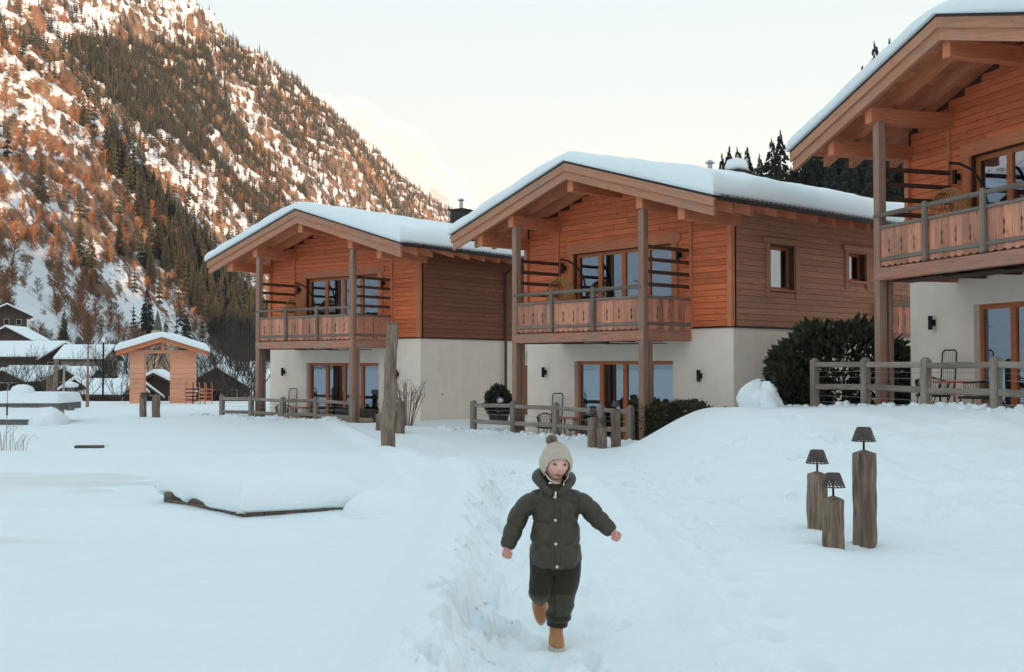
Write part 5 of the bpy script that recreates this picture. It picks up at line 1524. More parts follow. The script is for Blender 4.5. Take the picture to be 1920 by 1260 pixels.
# ------------------------------------------------------------------ village
def village_house(u, v, Y, w, dep, hw_, rise, rz, label, mat='village_wood', base=None):
    """v marks the ridge in view; a chalet of width w, depth dep, wall height hw_"""
    p = px(u, v, Y); zg = p.z - rise - hw_ - .3
    root = empty('village_house', (p.x, p.y, zg), rz); tag(root, label, 'house', 'snow covered village houses')
    mb = MB(); mb.prism([(-w/2, -8), (w/2, -8), (w/2, hw_), (0, hw_ + rise), (-w/2, hw_)], 'y', -dep/2, dep/2); mb.build('wall', M[mat], root)
    if mat == 'village_wood':
        MB().box(-w/2 - .02, w/2 + .02, -dep/2 - .02, dep/2 + .02, -8, hw_ * .35).build('ground_floor', M['village_wall'], root)
    s = rise / (w / 2); ov = w * .14
    mb = MB(); top = hw_ + rise + .12
    mb.prism([(-w/2 - ov, hw_ - s * ov + .12), (0, top), (w/2 + ov, hw_ - s * ov + .12), (w/2 + ov, hw_ - s * ov - .08), (0, top - .2), (-w/2 - ov, hw_ - s * ov - .08)], 'y', -dep/2 - ov, dep/2 + ov)
    rf = mb.build('roof', M['village_wood'], root)
    mb = MB(); o2 = ov + .05
    mb.prism([(-w/2 - o2, hw_ - s * o2 + .13), (0, top + .01), (w/2 + o2, hw_ - s * o2 + .13), (w/2 + o2 - .06, hw_ - s * o2 + .33), (0, top + .26), (-w/2 - o2 + .06, hw_ - s * o2 + .33)], 'y', -dep/2 - o2, dep/2 + o2)
    mb.build('snow_cover', M['roof_snow'], rf)
    for k in range(3):
        x = -w * .3 + k * w * .3
        for z in (hw_ * .08, hw_ * .58):
            f = MB().box(x - .45, x + .45, -dep/2 - .08, -dep/2 - .025, z, z + 1.1).build('window', M['village_wall'], root)
            MB().box(x - .35, x + .35, -dep/2 - .10, -dep/2 - .085, z + .1, z + 1.0).build('pane', M['black'], f)
    return root
V = village_house
V(10, 571, 190, 6.5, 8, 4.5, 1.6, .5, 'topmost village house at the left picture edge')
V(30, 612, 165, 6, 7, 4, 1.6, .1, 'village house just below the topmost one, gable facing the viewer')
V(60, 640, 128, 5.2, 7.5, 3.6, 1.3, 1.45, 'long village barn with a wide snowy roof, upper row')
V(126, 641, 118, 4.6, 5.5, 3.6, 1.5, .35, 'dark gabled village house at the end of the long barn')
V(168, 647, 112, 3.6, 4.4, 3.2, 1.0, 1.5, 'village house with a pale front right of the dark gabled one', 'village_wall')
V(72, 686, 104, 3.0, 5.0, 3.0, .7, 1.5, 'low long village shed, lower row')
V(122, 686, 92, 2.6, 3.4, 3.0, .9, .3, 'small village hut below the dark gabled house')
V(150, 688, 97, 2.6, 2.8, 2.8, .6, 1.5, 'small snowy shed beside the small village hut')
V(143, 706, 80, 2.2, 2.4, 2.6, .8, .3, 'tiny gabled shelter above the picket fence')
V(208, 711, 80, 2.6, 3.6, 2.6, .7, 1.3, 'low snow roofed shed just left of the gateway')
V(243, 704, 84, 3.2, 3.6, 2.6, 1.2, .6, 'dark gabled shed close behind the gateway pier')
V(297, 694, 86, 5, 5, 3.6, 1.3, .2, 'dark gabled house seen through the gateway opening')
V(413, 684, 95, 4.4, 5, 3.6, 1.4, .15, 'dark gabled house between the gateway and the farthest chalet')
V(20, 690, 98, 3.0, 5.0, 3.0, .8, .2, 'dark village house low behind the garden steps')
# church
p = px(296, 580, 260); root = empty('church', (p.x, p.y, 0)); tag(root, 'small church with a slender pointed spire behind the gateway', 'church')
zt = p.z
MB().box(-1.45, 1.45, -1.45, 1.45, -4, zt - 7.0).build('tower', M['church'], root)
mb = MB(); b0 = zt - 7.0; w = 1.45
mb.add([(-w, -w, b0), (w, -w, b0), (w, w, b0), (-w, w, b0), (0, -w, b0 + 1.9), (w, 0, b0 + 1.9), (0, w, b0 + 1.9), (-w, 0, b0 + 1.9)], [(0, 1, 4), (1, 2, 5), (2, 3, 6), (3, 0, 7), (0, 4, 7), (1, 5, 4), (2, 6, 5), (3, 7, 6), (4, 5, 6, 7)])
mb.build('tower_gable', M['church'], root)
mb = MB(); n = 8; r_ = 1.32
vs = [(r_ * math.cos(2 * math.pi * k / n + .39), r_ * math.sin(2 * math.pi * k / n + .39), b0 + 1.2) for k in range(n)] + [(0, 0, zt)]
mb.add(vs, [(k, (k + 1) % n, n) for k in range(n)] + [tuple(range(n))]); mb.build('spire', M['slate'], root)
mb = MB(); mb.tube([(0, 0, zt - .1), (0, 0, zt + .9)], .05, 5); mb.tube([(-.22, 0, zt + .55), (.22, 0, zt + .55)], .05, 5); mb.build('cross', M['black'], root)
for k in range(2):
    MB().box(-.3, .3, -1.5, -1.46, b0 - 1.6 - k * 2.6, b0 - .4 - k * 2.6).build('belfry_window', M['black'], root)
mb = MB(); mb.prism([(-3, -4), (3, -4), (3, 3), (0, 7), (-3, 3)], 'y', 1.2, 12); mb.build('nave', M['church'], root)

# ------------------------------------------------------------------ leafless trees of the village
def bare_tree(seed, H=1.0):
    rnd = random.Random(seed); tr = MB(); br = MB()
    def grow(p, d, L, r, depth, mb):
        q = p + d * L * .5 + Vector((rnd.uniform(-.04, .04), rnd.uniform(-.04, .04), 0)) * L; e = p + d * L
        seg = 6 if depth == 0 else (4 if depth < 2 else 3)
        mb.tube([p, q, e], [r, r * .82, r * .62], seg, False)
        if depth >= 4 or L < .03: return
        n = 3 if depth < 3 else 2
        if depth == 0: n = 7
        for k in range(n):
            t = rnd.uniform(.45, 1.0) if depth else rnd.uniform(.35, 1.0)
            s = p.lerp(e, t); a = rnd.uniform(0, 6.283); tilt = rnd.uniform(.35, .85)
            ax = Vector((math.cos(a), math.sin(a), 0)); dd = (d * math.cos(tilt) + ax * math.sin(tilt) + Vector((0, 0, .22))).normalized()
            grow(s, dd, L * rnd.uniform(.38, .58), max(r * .5 * (1.15 - .3 * t), .0014), depth + 1, br)
        if depth: grow(e, (d + Vector((rnd.uniform(-.2, .2), rnd.uniform(-.2, .2), .15))).normalized(), L * .6, r * .6, depth + 1, br)
    grow(Vector((0, 0, -.03)), Vector((rnd.uniform(-.05, .05), rnd.uniform(-.05, .05), 1)).normalized(), .62, .0125, 0, tr)
    a = tr.mesh('trunk'); a.materials.append(M['bark']); b_ = br.mesh('crown'); b_.materials.append(M['bark']); return a, b_
BT = [bare_tree(s) for s in (1, 2, 3, 4, 5)]
rnd = random.Random(77)
spots = [(22, 100, 6), (48, 92, 5.5), (72, 110, 7), (96, 120, 7), (128, 105, 6.5), (150, 118, 8), (176, 112, 7.5), (205, 110, 8), (222, 98, 7), (236, 125, 9), (252, 130, 9), (286, 140, 9), (318, 135, 8), (345, 125, 8), (368, 95, 7), (384, 92, 7.5), (398, 88, 7.5), (418, 110, 8), (432, 98, 8), (444, 92, 7.5), (455, 104, 8.5), (465, 96, 8), (476, 88, 7), (405, 140, 10), (448, 140, 10), (190, 150, 10), (110, 150, 9), (275, 160, 10), (12, 72, 4.6), (36, 66, 4.2), (58, 78, 5), (84, 70, 4.4), (104, 80, 5.2), (116, 88, 5.6), (140, 84, 5.2), (160, 76, 4.8), (184, 86, 5.8), (198, 92, 6.4), (214, 84, 5.6), (228, 76, 5), (243, 96, 6.6), (372, 80, 5.8), (391, 78, 6), (424, 82, 6.2), (438, 76, 5.8), (460, 82, 6.4), (470, 74, 5.6)]
for i, (u, Y, H) in enumerate(spots):
    x = (u - 960) / F * Y; z = max(ground(x, Y), float(mz(np.array([x]), np.array([Y]))[0]) if Y > 200 else -9)
    root = empty('bare_tree', (x, Y, z), rnd.uniform(0, 6.28)); s = H * rnd.uniform(.9, 1.1); root.scale = (s, s, s)
    side = 'left of the gateway, among the village houses' if u < 247 else ('behind the gateway' if u < 366 else 'between the gateway and the farthest chalet')
    tag(root, 'slender leafless tree ' + side, 'tree', 'leafless trees ' + side)
    a, b_ = BT[rnd.randrange(5)]
    for nm, me in (('trunk', a), ('crown', b_)):
        o = bpy.data.objects.new(nm, me); COL.objects.link(o); o.parent = root
# ------------------------------------------------------------------ the child
def remeshed(mb, name, mat, parent, voxel, smooth_it=4, color=None):
    """one continuous skin round all shapes collected in mb"""
    me = mb.mesh(name); o = bpy.data.objects.new(name, me); COL.objects.link(o)
    r_ = o.modifiers.new('skin', 'REMESH'); r_.mode = 'VOXEL'; r_.voxel_size = voxel
    s_ = o.modifiers.new('ease', 'SMOOTH'); s_.iterations = smooth_it; s_.factor = .5
    dg = bpy.context.evaluated_depsgraph_get(); ev = o.evaluated_get(dg)
    new = bpy.data.meshes.new_from_object(ev); new.name = name
    bpy.data.objects.remove(o)
    new.polygons.foreach_set('use_smooth', [True] * len(new.polygons))
    if color:
        n = len(new.vertices); co = np.zeros(n * 3, np.float32); new.vertices.foreach_get('co', co); co = co.reshape(-1, 3)
        at = new.color_attributes.new('tone', 'FLOAT_COLOR', 'POINT')
        c = np.ones((n, 4), np.float32); c[:, :3] = color(co); at.data.foreach_set('color', c.ravel())
    new.materials.clear(); new.materials.append(mat)
    return link(name, new, None, parent)
def loft(mb, rings, seg=40):
    """rings: list of functions angle -> point"""
    vs = []; fs = []
    for f in rings:
        for k in range(seg): vs.append(tuple(f(2 * math.pi * k / seg)))
    n = len(rings)
    for j in range(n - 1):
        for k in range(seg): fs.append((j*seg+k, j*seg+(k+1) % seg, (j+1)*seg+(k+1) % seg, (j+1)*seg+k))
    fs += [tuple(reversed(range(seg))), tuple(range((n-1)*seg, n*seg))]
    mb.add(vs, fs)
def path_tube(mb, ctrl_, rads, n=40, seg=20, mod=None):
    """smooth tube through control points; mod(t, angle) scales the radius"""
    P = [Vector(c) for c in ctrl_]; m_ = len(P) - 1
    def cr(t):
        x = t * m_; i = min(int(x), m_ - 1); f = x - i
        p0 = P[max(i - 1, 0)]; p1 = P[i]; p2 = P[i + 1]; p3 = P[min(i + 2, m_)]
        return .5 * ((2 * p1) + (p2 - p0) * f + (2 * p0 - 5 * p1 + 4 * p2 - p3) * f * f + (3 * p1 - p0 - 3 * p2 + p3) * f ** 3)
    pts = [cr(i / n) for i in range(n + 1)]
    rr_ = [float(np.interp(i / n, np.linspace(0, 1, len(rads)), rads)) for i in range(n + 1)]
    t0 = (pts[1] - pts[0]).normalized(); up = Vector((0, 1, 0)) if abs(t0.y) < .8 else Vector((1, 0, 0))
    nx = t0.cross(up).normalized(); vs = []; fs = []
    for i, p in enumerate(pts):
        t = (pts[min(i + 1, n)] - pts[max(i - 1, 0)]).normalized(); nx = (nx - t * nx.dot(t)).normalized(); ny = t.cross(nx)
        for k in range(seg):
            a = 2 * math.pi * k / seg; r = rr_[i] * (mod(i / n, a) if mod else 1)
            vs.append(p + nx * math.cos(a) * r + ny * math.sin(a) * r)
    for i in range(n):
        for k in range(seg): fs.append((i*seg+k, i*seg+(k+1) % seg, (i+1)*seg+(k+1) % seg, (i+1)*seg+k))
    fs += [tuple(reversed(range(seg))), tuple(range(n*seg, (n+1)*seg))]
    mb.add(vs, fs)
def ball(mb, c, rx, ry, rz, n=14):
    c = Vector(c)
    loft(mb, [(lambda a, ph=ph: (c.x + rx * math.sin(ph) * math.cos(a), c.y + ry * math.sin(ph) * math.sin(a), c.z - rz * math.cos(ph))) for ph in np.linspace(.05, math.pi - .05, n)], n * 2)

def tone_mat(name, rough, spec=.3, fuzz=0.0, scale=60.0, bs=.2, bd=.002, sss=0.0):
    m, nt, b = new_mat(name); a = N(nt, 'ShaderNodeVertexColor'); a.layer_name = 'tone'
    tc = N(nt, 'ShaderNodeTexCoord'); nz = N(nt, 'ShaderNodeTexNoise'); nz.inputs['Scale'].default_value = scale; nz.inputs['Detail'].default_value = 5
    nt.links.new(tc.outputs['Object'], nz.inputs['Vector'])
    r_ = ramp_node(nt, [(.3, (.86, .86, .86)), (.7, (1.08, 1.08, 1.08))]); nt.links.new(nz.outputs['Fac'], r_.inputs[0])
    nt.links.new(mixc(nt, 1.0, a.outputs['Color'], r_.outputs[0], 'MULTIPLY'), b.inputs['Base Color'])
    b.inputs['Roughness'].default_value = rough; b.inputs['Specular IOR Level'].default_value = spec
    b.inputs['Sheen Weight'].default_value = fuzz
    if sss: b.inputs['Subsurface Weight'].default_value = sss; b.inputs['Subsurface Radius'].default_value = (.012, .004, .002); b.inputs['Subsurface Scale'].default_value = .5
    bump(nt, b, nz.outputs['Fac'], bs, bd)
    return m
M['skin'] = tone_mat('skin', .5, .35, 0, 90, .05, .001, .15)
M['jacket'] = tone_mat('padded_nylon', .48, .4, .0, 28, .8, .008)
M['trousers'] = tone_mat('cord_trousers', .9, .1, .2, 160, .4, .002)
M['boot'] = plain('tan_boot', (.40, .165, .062), .55, var=.15, scale=40, bumps=.15, dist=.002)
M['sole'] = plain('pale_rubber', (.52, .45, .37), .7, var=.08, scale=40, bumps=.05)
M['knit'] = plain('beige_knit', (.60, .515, .43), .95, var=.15, scale=220, bumps=.5, dist=.002)
M['pompom'] = plain('pompom_yarn', (.50, .39, .33), .95, var=.25, scale=120, bumps=.2)
M['pearl'] = plain('pearl_button', (.72, .68, .60), .25, var=.03, bumps=0)
M['eyewhite'] = plain('eye_white', (.50, .42, .38), .2, var=.02, bumps=0)
M['iris'] = plain('dark_iris', (.035, .02, .015), .12, var=.1, bumps=0)

K = .00267
CH = px(1042, 1214, 5.34); CZ = ground(CH.x, CH.y)
child = empty('person', (CH.x, CH.y, CZ - .008)); tag(child, 'small child in a dark padded jacket and beige bobble hat walking on the path', 'person')
def q2(u, v, y=0.0): return ((u - 1042) * K, y, (1215 - v) * K)
HC = Vector((q2(1042.5, 864.5)[0], -.015, q2(0, 864.5)[2])); YAW = R(13)
Rh = Matrix.Rotation(YAW, 3, 'Z') @ Matrix.Rotation(R(3), 3, 'Y')
def head_pt(n):      # n: unit direction in head space, front is -y
    x, y, z = n
    a, b_, c = .0655, .078, .087
    low = float(sm(-.05, -1.0, z))
    p = Vector((x * a * (1 - .30 * low), y * b_ * (1 - .10 * low), z * c))
    if y < 0:
        g = lambda cx, cz, sx, sz: math.exp(-((p.x - cx) / sx) ** 2 - ((p.z - cz) / sz) ** 2)
        out = .0
        out += .0125 * g(0, -.030, .0085, .0085) + .006 * g(0, -.017, .0065, .014)        # nose
        out -= .0065 * (g(.0255, -.004, .0125, .0085) + g(-.0255, -.004, .0125, .0085))     # eye hollows
        out += .0030 * (g(.030, .012, .016, .006) + g(-.030, .012, .016, .006))             # brows
        out += .0050 * (g(.034, -.036, .017, .017) + g(-.034, -.036, .017, .017))           # cheeks
        out += .0035 * g(0, -.0515, .014, .0042) + .0040 * g(0, -.0605, .012, .0045) - .0040 * g(0, -.0558, .013, .0018)   # lips
        out += .0050 * g(0, -.079, .014, .010)                                              # chin
        p.y -= out * min(1, -y * 1.4)
    return p
body = MB()
vs = []; nth, nph = 110, 80
for j in range(nph + 1):
    ph = .02 + (math.pi - .04) * j / nph
    for k in range(nth):
        a = 2 * math.pi * k / nth
        p = head_pt((math.sin(ph) * math.cos(a), math.sin(ph) * math.sin(a), -math.cos(ph))); vs.append(tuple(HC + Rh @ p))
fs = [(j*nth+k, j*nth+(k+1) % nth, (j+1)*nth+(k+1) % nth, (j+1)*nth+k) for j in range(nph) for k in range(nth)]
fs += [tuple(reversed(range(nth))), tuple(range(nph*nth, (nph+1)*nth))]
body.add(vs, fs)
for s in (-1, 1):
    e_ = HC + Rh @ Vector((s * .066, .01, -.012)); ball(body, e_, .008, .014, .020, 8)            # ears
path_tube(body, [HC + Vector((0, .012, -.05)), HC + Vector((-.002, .02, -.11)), (0, .015, .72)], [.036, .033, .05], 16, 16)
path_tube(body, [(0, .015, .75), (0, .01, .62), (0, .015, .46)], [.06, .085, .085], 20, 20)      # trunk under the jacket
SL_ = [(-.095, 0, .755), q2(966, 985, .012), q2(951.5, 1021, -.02)]
SR_ = [(.098, 0, .755), q2(1117, 966, -.01), q2(1145.5, 991, -.04)]
path_tube(body, SL_, [.032, .026, .018], 20, 12); path_tube(body, SR_, [.032, .026, .018], 20, 12)
def hand(wr, d, palm_n, thumb_side):
    """loosely closed fist: palm, four curled fingers of unequal length and a thumb from the side of the palm"""
    wr = Vector(wr); d = Vector(d).normalized(); n = Vector(palm_n); n = (n - d * n.dot(d)).normalized(); s = d.cross(n)
    P = lambda a, b_, c: wr + d * a + s * b_ + n * c
    path_tube(body, [P(-.01, 0, 0), P(.018, 0, 0), P(.036, 0, .001)], [.0150, .0200, .0190], 10, 12, lambda t, a: 1.0)
    for i, (off, ln) in enumerate(((-.0190, .88), (-.0064, 1.0), (.0064, .95), (.0185, .78))):
        b0 = off * 1.0
        path_tube(body, [P(.028, b0, -.002), P(.028 + .020 * ln, b0, .001), P(.030 + .022 * ln, b0 * .95, .015 * ln), P(.022 + .008 * ln, b0 * .9, .022), P(.014 + .004 * ln, b0 * .85, .018)], [.0060, .0056, .0052, .0049, .0042], 14, 8)
    ts = thumb_side
    path_tube(body, [P(.006, ts * .012, .004), P(.018, ts * .024, .012), P(.032, ts * .021, .022), P(.040, ts * .010, .027)], [.0080, .0074, .0068, .0052], 12, 8)
hand(SL_[-1], (-.15, -.25, -1), (.55, -.75, 0), 1)
hand(SR_[-1], (.75, -.35, -.55), (-.25, -.8, -.4), -1)
# legs inside the trousers
LR = [(.056, .0, .47), q2(1053, 1108, -.02), q2(1043, 1172, .01)]
LL = [(-.062, .0, .47), q2(1013, 1102, -.035), (-.075, .12, .252)]
path_tube(body, LR, [.05, .038, .028], 20, 12); path_tube(body, LL, [.05, .038, .028], 20, 12)
path_tube(body, [LR[-1], (LR[-1][0], LR[-1][1], .05), (LR[-1][0] + .004, -.07, .035)], [.028, .028, .024], 12, 12)
path_tube(body, [LL[-1], (-.074, .185, .215), (-.074, .175, .15)], [.028, .027, .022], 12, 12)
def skin_color(co):
    c = np.tile(np.array([.80, .47, .38]), (len(co), 1))
    inv = np.array(Rh.transposed()); l = (co - np.array(HC)) @ inv.T
    front = l[:, 1] < -.03
    def g(cx, cz, sx, sz): return np.exp(-((l[:, 0] - cx) / sx) ** 2 - ((l[:, 2] - cz) / sz) ** 2) * front
    def blend(w, col):
        nonlocal c
        w = np.clip(w, 0, 1)[:, None]; c = c * (1 - w) + np.array(col) * w
    blend(.55 * (g(.036, -.036, .02, .017) + g(-.036, -.036, .02, .017)), (.74, .29, .25))
    blend(.45 * g(0, -.032, .012, .010), (.76, .29, .24))
    blend(1.2 * g(0, -.0515, .0185, .0032) + 1.2 * g(0, -.0600, .0155, .0038), (.58, .16, .15))
    blend(1.5 * g(0, -.0556, .0165, .0018), (.09, .02, .02))
    blend(.65 * (g(.0255, -.003, .0125, .0075) + g(-.0255, -.003, .0125, .0075)), (.46, .24, .20))
    blend(.75 * (g(.027, .0125, .0125, .0026) + g(-.027, .0125, .0125, .0026)), (.33, .19, .13))
    blend(.7 * (g(.004, -.0395, .0026, .002) + g(-.004, -.0395, .0026, .002)), (.30, .10, .09))
    hands = (co[:, 2] < .66) & (np.abs(co[:, 0]) > .2)
    c[hands] = np.array([.70, .33, .27])
    return c
bd = remeshed(body, 'body', M['skin'], child, .0022, 1, skin_color)
for s in (-1, 1):
    c = HC + Rh @ Vector((s * .0255, -.0635 if True else 0, -.0045)); mb = MB(); ball(mb, c, .0086, .0088, .0054, 10); ey = mb.build('eye', M['eyewhite'], child, True)
    c2 = HC + Rh @ Vector((s * .0255 + .0018, -.0700, -.0042)); mb = MB(); ball(mb, c2, .0062, .0034, .0054, 8); mb.build('iris', M['iris'], ey, True)
    mb = MB(); mb.tube([HC + Rh @ Vector((s * .0255 + x, -.0705 + abs(x) ** 2 * 60, .0010 - abs(x) ** 2 * 45)) for x in np.linspace(-.0095, .0095, 7)], .0011, 5); mb.build('eyelashes', M['iris'], child)

# hair edge is hidden by the hat; knitted hat with flaps and a turned-up rim
hat = MB(); vs = []; fs = []; nth, nph = 192, 46
def zlim(th):
    t = abs((th + math.pi) % (2 * math.pi) - math.pi)
    return float(np.interp(t, [0, .45, .75, 1.05, 1.5, 2.2, math.pi], [.026, .022, .004, -.034, -.062, -.050, -.048]))
for j in range(nph + 1):
    f = j / nph
    for k in range(nth):
        th = 2 * math.pi * k / nth; zl = zlim(th); phm = math.acos(max(-1, min(1, zl / .094)))
        ph = .04 + (phm - .04) * f
        band = sm(.60, .64, f) * (1 - .35 * sm(.97, 1.0, f))
        off = .0105 + .0048 * float(band) + .0032 * math.sin(52 * th / 1.0) * (.35 + .65 * f) + .0010 * math.sin(70 * f + 2 * (k % 3))
        crown = .006 * float(1 - sm(.0, .55, f))
        sp_ = math.sin(ph) ** .82 if ph < 1.57 else math.sin(ph)
        x = (.0655 + off) * sp_ * math.sin(th); y = -(.078 + off) * sp_ * math.cos(th); z = (.087 + off + crown) * math.cos(ph)
        if z < -.02: x *= 1 - .13 * float(sm(-.02, -.08, z))
        vs.append(tuple(HC + Rh @ Vector((x, y, z))))
for j in range(nph):
    for k in range(nth): fs.append((j*nth+k, (j+1)*nth+k, (j+1)*nth+(k+1) % nth, j*nth+(k+1) % nth))
fs.append(tuple(range(nth)))
hat.add(vs, fs)
ho = hat.build('hat', M['knit'], child, True)
sd = ho.modifiers.new('thickness', 'SOLIDIFY'); sd.thickness = .006; sd.offset = -1
pp = MB(); rnd = random.Random(9); pc = Vector(q2(1034.5, 823, .0))
for _ in range(900):
    v = Vector((rnd.gauss(0, 1), rnd.gauss(0, 1), rnd.gauss(0, 1))).normalized(); r_ = .029 * rnd.uniform(.8, 1.08)
    t = v.cross(Vector((rnd.uniform(-1, 1), rnd.uniform(-1, 1), rnd.uniform(-1, 1)))).normalized() * .0022; b_ = v.cross(t).normalized() * .0022
    a0 = pc + v * .012; a1 = pc + v * r_ + t * rnd.uniform(-1, 1)
    pp.add([a0 - t, a0 + t, a1 + t, a1 - t, a0 - b_, a0 + b_, a1 + b_, a1 - b_], [(0, 1, 2, 3), (4, 5, 6, 7)])
ball(pp, pc, .021, .021, .021, 10)
pp.build('pompom', M['pompom'], ho)
mb = MB()
def hs(x, y, z): return HC + Rh @ Vector((x, y, z))
mb.tube([hs(-.058, -.030, -.055), hs(-.045, -.050, -.078), hs(-.02, -.056, -.094), hs(.012, -.054, -.096)], .0042, 6)
mb.tube([hs(.058, -.030, -.055), hs(.05, -.045, -.075), hs(.03, -.052, -.092)], .0042, 6)
mb.build('chin_strap', M['knit'], ho, True)

# padded jacket: baffled trunk, sleeves, hood lying round the neck
jk = MB()
seams = [.535, .645, .745]
def puff(z):
    edges = [.425] + seams + [.84]
    for a, b_ in zip(edges, edges[1:]):
        if a <= z <= b_: return .013 * math.sqrt(max(0, math.sin(math.pi * (z - a) / (b_ - a)))) - .006
    return -.006
prof = [(.425, .122, .096), (.45, .124, .100), (.52, .121, .102), (.60, .114, .100), (.68, .108, .097), (.74, .104, .092), (.775, .092, .082), (.80, .078, .070), (.825, .055, .056)]
rings = []
for z in np.linspace(.425, .825, 90):
    hx = float(np.interp(z, [p_[0] for p_ in prof], [p_[1] for p_ in prof])); hy = float(np.interp(z, [p_[0] for p_ in prof], [p_[2] for p_ in prof])); pf = puff(z)
    def f(a, z=z, hx=hx, hy=hy, pf=pf):
        c, s = math.cos(a), math.sin(a)
        wr = .0035 * math.sin(5 * a + 30 * z) * math.sin(z * 47) + .002 * math.sin(11 * a - 60 * z)
        r_ = pf + wr
        pl = .006 * math.exp(-((c * hx + .002) / .026) ** 6) if s < 0 else 0            # flat front band
        if s < 0 and abs(c * hx) < .026: r_ *= .35
        e_ = .9
        return (math.copysign(abs(c) ** e_, c) * (hx + r_) + .0, math.copysign(abs(s) ** e_, s) * (hy + r_) + .01 - pl, z + (.008 * s if z < .45 else 0))
    rings.append(f)
loft(jk, rings, 96)
def sleeve_mod(n):
    def m_(t, a):
        f = (t * n) % 1.0
        return (.90 + .16 * math.sqrt(abs(math.sin(math.pi * f)))) + .02 * math.sin(3 * a + 9 * t)
    return m_
path_tube(jk, [(-.062, .005, .755), (-.105, .005, .745), q2(979, 955, .012), q2(966, 985, .014), q2(957, 1006, 0), q2(951, 1022, -.018)], [.047, .050, .049, .047, .043, .032], 70, 32, sleeve_mod(5))
path_tube(jk, [(.062, .005, .755), (.108, .005, .742), q2(1102, 948, 0), q2(1118, 966, -.006), q2(1132, 979, -.02), q2(1146, 992, -.04)], [.047, .050, .049, .047, .043, .032], 70, 32, sleeve_mod(5))
hood = [(.012, -.090, .782), (.042, -.080, .815), (.070, -.038, .842), (.070, .035, .858), (.032, .080, .868), (-.032, .082, .874), (-.078, .040, .874), (-.086, -.015, .860), (-.064, -.066, .828), (-.022, -.094, .786)]
path_tube(jk, hood, [.013, .021, .026, .029, .031, .032, .032, .030, .024, .014], 60, 24, lambda t, a: 1 + .05 * math.sin(t * 26) + .04 * math.sin(3 * a + 8 * t))
ball(jk, (-.006, .040, .835), .074, .045, .060, 14)
path_tube(jk, [(-.004, .0, .80), (-.004, -.018, .835)], [.062, .050], 10, 24)
def jacket_color(co):
    c = np.tile(np.array([.054, .042, .027]), (len(co), 1))
    return c
jo = remeshed(jk, 'jacket', M['jacket'], child, .0034, 1, jacket_color)
for u, v in ((1039.5, 925), (1039.8, 967), (1041, 1010), (1043, 1052)):
    z = (1215 - v) * K; hy = float(np.interp(z, [p_[0] for p_ in prof], [p_[2] for p_ in prof])); y = -(hy + .006 + max(-.002, puff(z)) * .35) + .01 - .002
    mb = MB(); x = (u - 1042) * K
    ball(mb, (x, y - .001, z), .0075, .0035, .0075, 8); mb.build('button', M['pearl'], jo, True)
mb = MB(); mb.tube([(-.003, -.098, .800), (-.003, -.101, .770)], .0035, 6); mb.tube([(-.002, -.097, .802), (-.006, -.096, .786)], .005, 6); mb.build('zip', M['pearl'], jo)
for sx in (-.013, .019):
    mb = MB(); mb.tube([(sx, -.0995, .77), (sx + .001, -.1085, .70), (sx, -.1135, .60), (sx + .002, -.1135, .50), (sx + .002, -.108, .435)], .0012, 5); mb.build('placket_seam', M['iris'], jo)
mb = MB(); mb.tube([q2(1033, 898, -.105), q2(1028, 899, -.100)], .004, 6); mb.tube([q2(1056, 899, -.098), q2(1055, 903, -.099)], .003, 6); mb.build('toggle', M['pearl'], jo)
for end, dr in ((SL_[-1], (q2(957, 1006, 0))), (SR_[-1], (q2(1132, 979, -.02)))):
    e_ = Vector(end); d = (e_ - Vector(dr)).normalized(); mb = MB()
    path_tube(mb, [e_ - d * .022, e_ - d * .008, e_ + d * .006], [.028, .0275, .025], 8, 20, lambda t, a: 1 + .03 * math.sin(20 * a)); mb.build('cuff', M['iris'], jo, True)

# trousers
tr = MB()
loft(tr, [(lambda a, z=z, hx=hx, hy=hy: (math.cos(a) * hx - .003, math.sin(a) * hy + .01, z)) for z, hx, hy in ((.39, .112, .078), (.42, .119, .084), (.46, .121, .086), (.50, .112, .084), (.55, .10, .078))], 48)
def wrinkle(amp, fr, lo):
    return lambda t, a: 1 + (amp * math.sin(fr * t * 6.28 + 1.4 * math.sin(a)) * (1 if t > lo else .25)) + .02 * math.sin(3 * a + 11 * t)
path_tube(tr, [(.060, .005, .46), (.057, -.010, .38), q2(1055, 1104, -.03), q2(1050, 1132, -.015), q2(1046, 1152, .0), q2(1045, 1167, .005)], [.066, .066, .066, .064, .062, .050], 70, 32, wrinkle(.055, 4.2, .5))
path_tube(tr, [(-.066, .005, .46), (-.070, -.02, .37), (-.078, -.045, .312), (-.080, .0, .292), (-.077, .07, .268), (-.075, .13, .250)], [.064, .062, .056, .052, .049, .042], 70, 32, wrinkle(.05, 4.0, .5))
def tr_color(co):
    c = np.tile(np.array([.034, .027, .019]), (len(co), 1))
    pr = (co[:, 0] > -.004) & (co[:, 2] < .300) & (co[:, 2] > .185) & (co[:, 1] < .0)
    pl = (co[:, 0] < -.012) & (co[:, 2] < .290) & (co[:, 2] > .2) & (co[:, 1] < .02)
    c[pr | pl] = np.array([.060, .051, .036]); return c
remeshed(tr, 'trousers', M['trousers'], child, .0036, 2, tr_color)
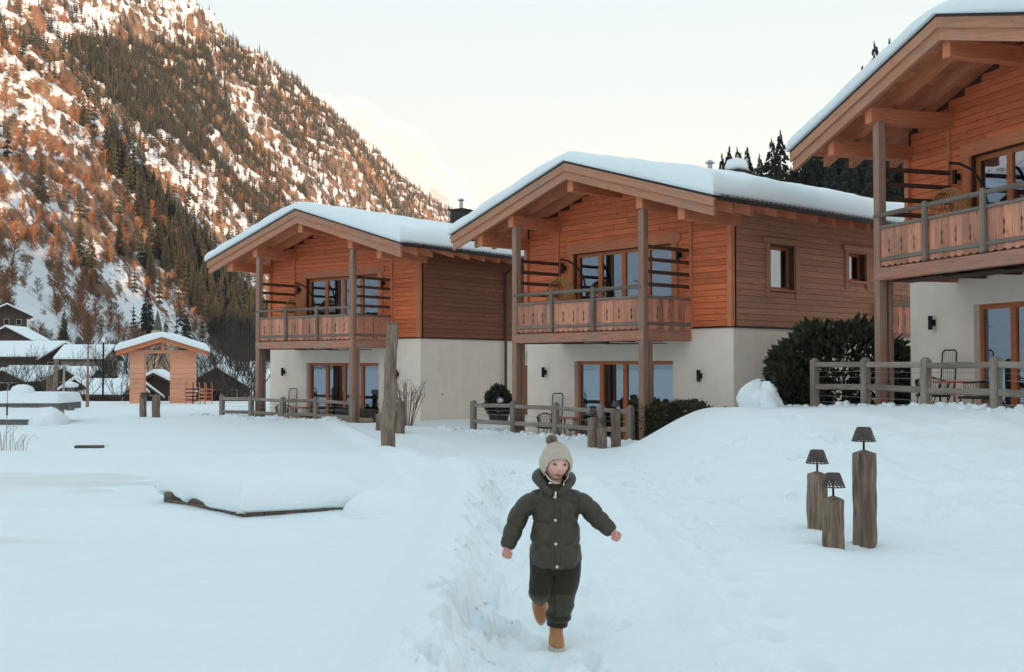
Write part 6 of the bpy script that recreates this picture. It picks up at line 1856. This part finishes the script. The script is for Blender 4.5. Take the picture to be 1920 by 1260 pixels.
# boots
def boot(fr, name, label=None):
    """ankle boot in a frame: local z up the shaft, -y towards the toe"""
    up_ = MB()
    loft(up_, [(lambda a, z=z, w=w, b_=b_, f=f: (w * math.cos(a), (b_ if math.sin(a) > 0 else f) * math.sin(a), z)) for z, w, b_, f in
               ((.026, .037, .045, .100), (.040, .0385, .046, .102), (.055, .037, .046, .094), (.068, .035, .045, .072), (.080, .033, .044, .052), (.100, .0335, .043, .044), (.130, .0345, .043, .042), (.150, .035, .043, .042))], 40)
    bo = up_.build(name, M['boot'], child, True, None); bo.matrix_local = fr
    so = MB(); loft(so, [(lambda a, z=z, w=w: (w * math.cos(a), ((.050 if math.sin(a) > 0 else .106) + (w - .0395)) * math.sin(a), z)) for z, w in ((0, .0375), (.004, .0395), (.026, .0400), (.030, .0385))], 40)
    so.build('sole', M['sole'], bo, False)
    mb = MB(); mb.tube([(-.02, .046, .145), (-.02, .050, .168), (-.012, .047, .145)], .003, 5); mb.build('pull_loop', M['sole'], bo)
boot(Matrix.Translation((q2(1043, 0)[0], .005, .008)) @ Matrix.Rotation(R(4), 4, 'Z'), 'boot')
boot(Matrix.Translation((-.0735, .235, .172)) @ Matrix.Rotation(R(-5), 4, 'Y') @ Matrix.Rotation(R(62), 4, 'X'), 'boot')
# ------------------------------------------------------------------ winter haze over the whole valley
m, nt, b = new_mat('valley_haze'); nt.nodes.remove(b)
pv = N(nt, 'ShaderNodeVolumePrincipled'); pv.inputs['Color'].default_value = (.97, .96, .94, 1); pv.inputs['Density'].default_value = 3.5e-5; pv.inputs['Anisotropy'].default_value = 0.2
nt.links.new(pv.outputs[0], nt.nodes['Material Output'].inputs['Volume'])
hz_ = MB().box(-9400, 9400, -9400, 9400, -60, 1500).build('haze', m); hz_['kind'] = 'stuff'
tag(hz_, 'thin bright winter haze filling the valley', 'haze')
# ------------------------------------------------------------------ sunlit cloud that spills over the ridge
spine = [px(585, 200, 3100), px(650, 235, 3250), px(715, 275, 3400), px(775, 325, 3600), px(830, 365, 3800), px(880, 400, 4000)]
rad = [45, 85, 110, 110, 90, 55]
mb = MB(); path_tube(mb, spine, rad, 30, 24, lambda t, a: 1 + .12 * math.sin(3 * a + 17 * t))
m, nt, b = new_mat('cloud_vapour'); nt.nodes.remove(b)
pv = N(nt, 'ShaderNodeVolumePrincipled'); pv.inputs['Color'].default_value = (.99, .985, .98, 1); pv.inputs['Anisotropy'].default_value = 0.1
g = N(nt, 'ShaderNodeNewGeometry'); mp = N(nt, 'ShaderNodeMapping'); mp.inputs['Scale'].default_value = (.014, .010, .016); nt.links.new(g.outputs['Position'], mp.inputs[0])
nz = N(nt, 'ShaderNodeTexNoise'); nz.inputs['Scale'].default_value = 1; nz.inputs['Detail'].default_value = 5; nz.inputs['Roughness'].default_value = .6; nt.links.new(mp.outputs[0], nz.inputs['Vector'])
mr = N(nt, 'ShaderNodeMapRange'); mr.inputs['From Min'].default_value = .40; mr.inputs['From Max'].default_value = .62; mr.inputs['To Min'].default_value = 0.0; mr.inputs['To Max'].default_value = .014
nt.links.new(nz.outputs['Fac'], mr.inputs[0]); nt.links.new(mr.outputs[0], pv.inputs['Density']); nt.links.new(pv.outputs[0], nt.nodes['Material Output'].inputs['Volume'])
co = mb.build('cloud', m, None, True); tag(co, 'bright cloud spilling along the far ridge', 'cloud', kind='stuff')
